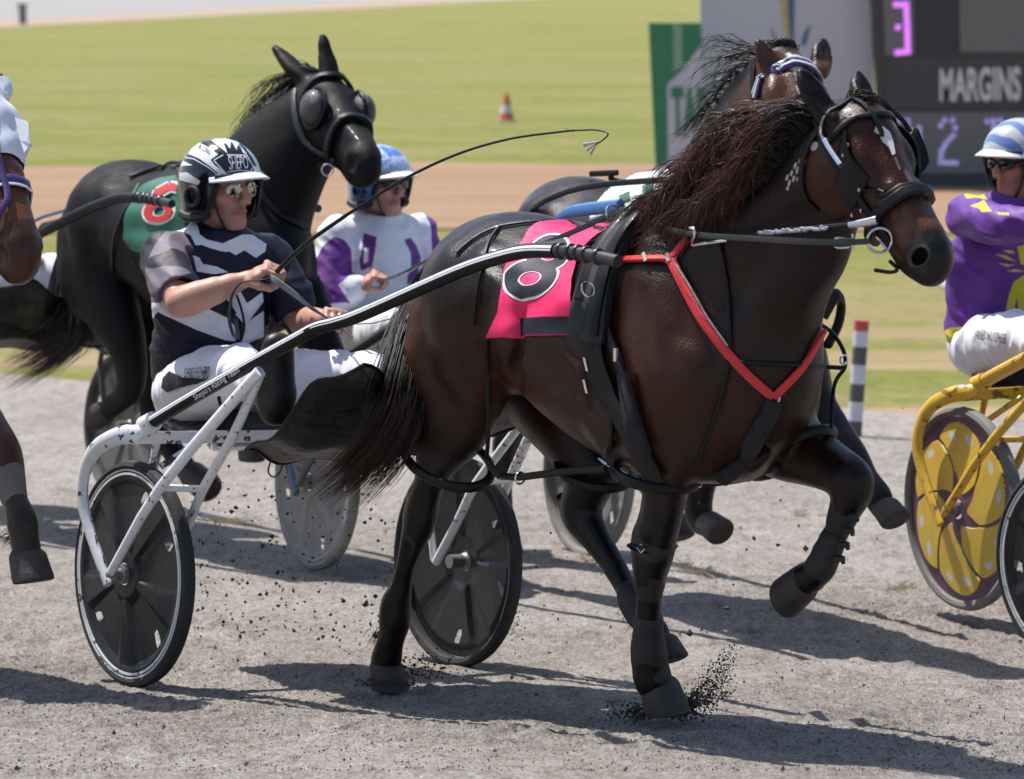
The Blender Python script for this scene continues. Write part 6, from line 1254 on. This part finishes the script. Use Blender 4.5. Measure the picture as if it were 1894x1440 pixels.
FRM = mat('board_frame', (.045, .045, .050), .5); PAN = mat('board_panel', (.060, .060, .066), .6); DSP = mat('display_panel', (.155, .155, .16), .5); DRK = mat('dark_panel', (.038, .036, .045), .6)
slab('cabinet', [(1590, -320), (2140, -320), (2140, 345), (1641, 345)], YB, .5, FRM, bd)
slab('display', [(1630, -60), (1688, -60), (1692, 100), (1638, 102)], YB, .012, DSP, bd, .014)
slab('display', [(1770, -300), (2120, -300), (2120, 96), (1776, 96)], YB, .012, DSP, bd, .014); slab('name_panel', [(1640, 108), (2120, 104), (2120, 198), (1642, 200)], YB, .012, PAN, bd, .014)
slab('dark_panel', [(1690, -60), (1768, -60), (1774, 98), (1694, 100)], YB, .012, DRK, bd, .014)
slab('display', [(1643, 208), (2120, 204), (2120, 318), (1650, 320)], YB, .012, DSP, bd, .014)
flat_text("MARGINS", [(1738, 188), (1888, 186), (1888, 122), (1738, 126)], YB-.03, mat('sign_white', (.66, .66, .66), .6), bd, bold=.03)
def led(col, s): return mat('lamp_'+col, (.1, .1, .1), .5, emis=(s, 1.0), var=0)
def segs(mb, pts, w_, y): 
    for a_, b_ in zip(pts[:-1], pts[1:]):
        n = int(max(1, math.hypot(b_[0]-a_[0], b_[1]-a_[1])//9))
        for i in range(n+1):
            u = a_[0]+(b_[0]-a_[0])*i/n; v = a_[1]+(b_[1]-a_[1])*i/n; c = at(u, v, y); s_ = w_*y/FPX; mb.box(c, (s_, 0, 0), (0, .004, 0), (0, 0, s_))
b = MB(); segs(b, [(1657, 8), (1676, 8), (1678, 50), (1661, 50)], 5, YB-.03); segs(b, [(1678, 50), (1679, 95), (1660, 97)], 5, YB-.03); b.build('lit_digit', led('magenta', (.62, .16, .85)), bd)
b = MB(); segs(b, [(1740, 232), (1747, 222), (1762, 222), (1767, 236), (1763, 250), (1750, 264), (1741, 280), (1740, 300), (1768, 301)], 4, YB-.03); b.build('lit_digit', led('violet', (.20, .18, .42)), bd)
b = MB(); segs(b, [(1700, 236), (1702, 300)], 4, YB-.03); b.build('lit_digit', led('violet', None), bd)
b = MB(); segs(b, [(1650, 225), (1680, 222), (1682, 250), (1672, 262)], 3.5, YB-.03); b.build('lit_digit', led('violet', None), bd)
b = MB(); segs(b, [(1826, 224), (1850, 222)], 4, YB-.03); segs(b, [(1838, 226), (1838, 300)], 4, YB-.03); b.build('lit_digit', led('violet', None), bd)
for u in (1716, 2060): b = MB(); b.tube([at(u, 340, YB+.2), at(u, 372, YB+.2)], .10, 8); b.build('leg', FRM, bd)
ws = empty('sign_board', at(1460, 320, YB+.3), 'tall white sign board with blue and yellow rays behind the horses\' heads', 'sign')
SGW = mat('sign_face_white', (.50, .51, .58), .5, var=.05, vs=1); slab('panel', [(1293, -330), (1596, -330), (1624, 322), (1297, 322)], YB+.35, .15, SGW, ws)
def ray_(pts, m, f): slab('emblem_ray', pts, YB+.35, .01, m, ws, f)
EB = mat('emblem_blue', (.05, .13, .27), .5); EY = mat('emblem_yellow', (.50, .42, .12), .5)
for p in ([(1434, -60), (1447, -60), (1462, 75), (1455, 78)], [(1500, 45), (1490, 84), (1482, 84), (1487, 60)][::-1], [(1425, 48), (1440, 84), (1433, 82)][::-1]): ray_(p[::-1], EY if p[0][0] == 1434 else EB, .012)
ray_([(1453, -60), (1470, -60), (1468, 82), (1462, 82)][::-1], EB, .014); ray_([(1440, -200), (1500, -200), (1476, -70), (1462, -70)][::-1], EB, .012)
for u in (1330, 1580): b = MB(); b.tube([at(u, 318, YB+.42), at(u, 345, YB+.42)], .05, 8); b.build('leg', FRM, ws)
tb = empty('sign_board', at(1250, 330, YB-.5), 'green and white TAB sign left of the white board', 'sign'); SG = mat('sign_green', (.025, .20, .10), .5, var=.06); SG2 = mat('sign_green_light', (.20, .36, .27), .5)
slab('panel', [(1200, 42), (1296, 42), (1318, 334), (1214, 334)], YB-.5, .12, SG, tb)
slab('pale_stripe', [(1244, 44), (1262, 44), (1262, 120), (1246, 134)], YB-.5, .01, SG2, tb, .012)
slab('white_shape', [(1234, 156), (1262, 130), (1297, 82), (1316, 330), (1236, 332)], YB-.5, .01, SGW, tb, .016)
flat_text("TAB", [(1242, 252), (1312, 252), (1308, 160), (1241, 160)], YB-.53, SG, tb, bold=.04); b = MB(); b.tube([at(1255, 330, YB-.4), at(1255, 352, YB-.4)], .04, 8); b.build('leg', FRM, tb)
cn_b = at(937, 221, 57.5); zg = float(gz(57.5)); cn_b[2] = zg+.01; cone = empty('traffic_cone', cn_b, 'small orange and white traffic cone out on the grass', 'cone')
OR = mat('cone_orange', (.62, .13, .06), .6); W_ = mat('cone_white', (.62, .62, .62), .6)
def cseg(z0, z1, m, nm):
    r = lambda z: .125*(1-z/.52)+.015; b = MB(); b.tube([cn_b+np.array([0, 0, z0]), cn_b+np.array([0, 0, z1])], [r(z0), r(z1)], 20, side=(1, 0, 0)); b.build(nm, m, cone)
b = MB(); b.box(cn_b+np.array([0, 0, .012]), (.15, 0, 0), (0, .15, 0), (0, 0, .012)); b.build('base', W_, cone)
cseg(.02, .14, OR, 'body'); cseg(.14, .27, W_, 'reflective_band'); cseg(.27, .33, OR, 'body'); cseg(.33, .38, OR, 'body'); cseg(.38, .46, OR, 'tip')
pb = at(1580, 806, 18.75); pt_ = at(1594, 592, 18.75); pm = empty('marker_post', pb, 'black and white banded marker post with red top beside the track', 'post')
cuts = [(0, .135, 'dark'), (.135, .30, 'w'), (.30, .455, 'dark'), (.455, .62, 'w'), (.62, .775, 'dark'), (.775, .91, 'w'), (.91, 1., 'red')]; PC = dict(dark=mat('post_black', (.05, .052, .055), .7, dust=.15), w=mat('post_white', (.58, .58, .64), .6, dust=.05), red=mat('post_red', (.42, .06, .06), .5))
for a_, b_, c_ in cuts: b = MB(); b.tube([pb+(pt_-pb)*a_, pb+(pt_-pb)*b_], .040, 20, side=(1, 0, 0)); b.build('band', PC[c_], pm)
fp = at(42, 38, 145.); fp[2] = float(gz(145)); b = MB(); b.tube([fp, fp+np.array([0, 0, .75])], .16, 8, side=(1, 0, 0)); b.box(fp+np.array([0, 0, .80]), (.2, 0, 0), (0, .2, 0), (0, 0, .05)); o = b.build('distance_post', mat('far_post', (.16, .16, .17), .8)); tag(o, 'small grey post far across the infield at top left', 'post')
# ---------------------------------------------------------------- kicked-up dirt and loose ground
CLOD = mat('dark_clod', (.055, .045, .038), .95, var=.7, vs=40)
def clods(name, pts, m, label=None):
    V = []; F = []; r = random.Random(5)
    base = [(1, 0, 0), (-1, 0, 0), (0, 1, 0), (0, -1, 0), (0, 0, 1), (0, 0, -1)]; fs = [(0, 2, 4), (2, 1, 4), (1, 3, 4), (3, 0, 4), (2, 0, 5), (1, 2, 5), (3, 1, 5), (0, 3, 5)]
    for p, s_ in pts:
        n = len(V); V += [tuple(p[k]+q_[k]*s_*r.uniform(.5, 1.35)+r.uniform(-.25, .25)*s_ for k in range(3)) for q_ in base]; F += [tuple(i+n for i in f) for f in fs]
    return tag(link(name, V, F, m, smooth=False), label, None, None, 'stuff')
r_ = random.Random(11); P = []
for i in range(1700):      # spray from the front hoof
    t_ = r_.random()**.8; a = r_.gauss(0, 1); u = 1225+130*t_+a*13*(1-t_*.3); v = 1322-22*t_-112*max(0, t_-.12)**1.25*r_.uniform(.1, 1.25); P.append((at(u, v, 9.35+r_.uniform(-.12, .12)), r_.uniform(.0009, .0040)*(1.3-.5*t_)))
for i in range(650): u = 1222+r_.gauss(0, 42); v = 1316+r_.gauss(0, 9)-max(0, 14-abs(u-1222)*.4); P.append((at(u, v, 9.35+r_.uniform(-.1, .1)), r_.uniform(.002, .006)))
for i in range(240): P.append((at(755+r_.gauss(0, 1)*28+r_.random()*40, 1255-abs(r_.gauss(0, 24)), 10.1+r_.uniform(-.1, .1)), r_.uniform(.0015, .005)))
for i in range(260): P.append((at(715+r_.gauss(0, 30), 1268-abs(r_.gauss(0, 7)), 9.98+r_.uniform(-.06, .06)), r_.uniform(.0015, .005)))
for i in range(70): P.append((at(955+r_.gauss(0, 9), 1150+r_.gauss(0, 30), 10.8), r_.uniform(.0015, .004)))
for i in range(330): P.append((at(r_.uniform(340, 740), r_.triangular(800, 1270, 1090), r_.uniform(10., 11.6)), r_.uniform(.0012, .0062)**1.0))
for i in range(120): P.append((at(r_.uniform(960, 1660), r_.uniform(880, 1230), r_.uniform(9.3, 11.6)), r_.uniform(.001, .0055)))
for i in range(26): P.append((at(r_.uniform(150, 1700), r_.uniform(60, 760), r_.uniform(9.3, 11.6)), r_.uniform(.001, .0026)))
for i in range(60): P.append((at(r_.uniform(360, 720), r_.triangular(880, 1250, 1080), r_.uniform(10., 11.)), r_.uniform(.005, .009)))
for u, v, s_ in ((1345, 1123, .014), (1490, 1015, .011), (1395, 995, .008), (1438, 1006, .008), (1275, 1170, .012), (1298, 1165, .010), (705, 1150, .01)): P.append((at(u, v, 10.), s_))
clods('flying_dirt', P, CLOD, 'dark clods of dirt thrown up by the hooves')
P = []
for i in range(6000):
    y = 8.3+ (r_.random()**1.6)*9.5; x = r_.uniform(-.165, .165)*y; P.append(((x, y, float(gz(y))+.012), r_.uniform(.0014, .0034)*(1+1.2*(r_.random() > .97))))
clods('loose_gravel', P, mat('gravel_grains', (.10, .085, .075), .95, var=.5, vs=60), 'dark loose grains strewn on the track')
# churned hoof prints: low ridges around each landing
P = []
STR = mat('straw', (.68, .57, .36), .8, var=.3); rr = random.Random(9)
for k, (u, v, w_) in enumerate(((420, 968, 60), (1300, 1062, 40), (1672, 1092, 32), (1270, 1052, 22), (1480, 955, 18), (1085, 1040, 18))):
    V = []; F = []
    for i in range(int(w_*2.2)):
        uu = u+rr.gauss(0, .42)*w_; vv = v+rr.gauss(0, 3.2); d = ray(uu, vv); y = 12.
        for _ in range(12): y = (CAMZ-float(gz(y)))/(-d[2]/d[1])
        p = np.array([d[0]/d[1]*y, y, float(gz(y))+.004]); a = rr.uniform(0, 6.28); L_ = rr.uniform(.01, .035); dr = np.array([math.cos(a), math.sin(a)*.6, rr.uniform(0, .8)])*L_; n = len(V)
        V += [p, p+dr, p+dr+np.array([0, 0, .004]), p+np.array([0, 0, .004])]; F.append((n, n+1, n+2, n+3))
    tag(link('straw_tuft', V, F, STR, smooth=False), 'tuft of dry straw on the grey track, '+('behind the front sulky wheel', 'right of the standing front hoof', 'below the yellow petal wheel', 'small, left of the raised hoof', 'faint, beneath the chest of the bay horse', 'small, below the far hazed, dusty wheel')[k], 'straw', 'straw tufts on the track')
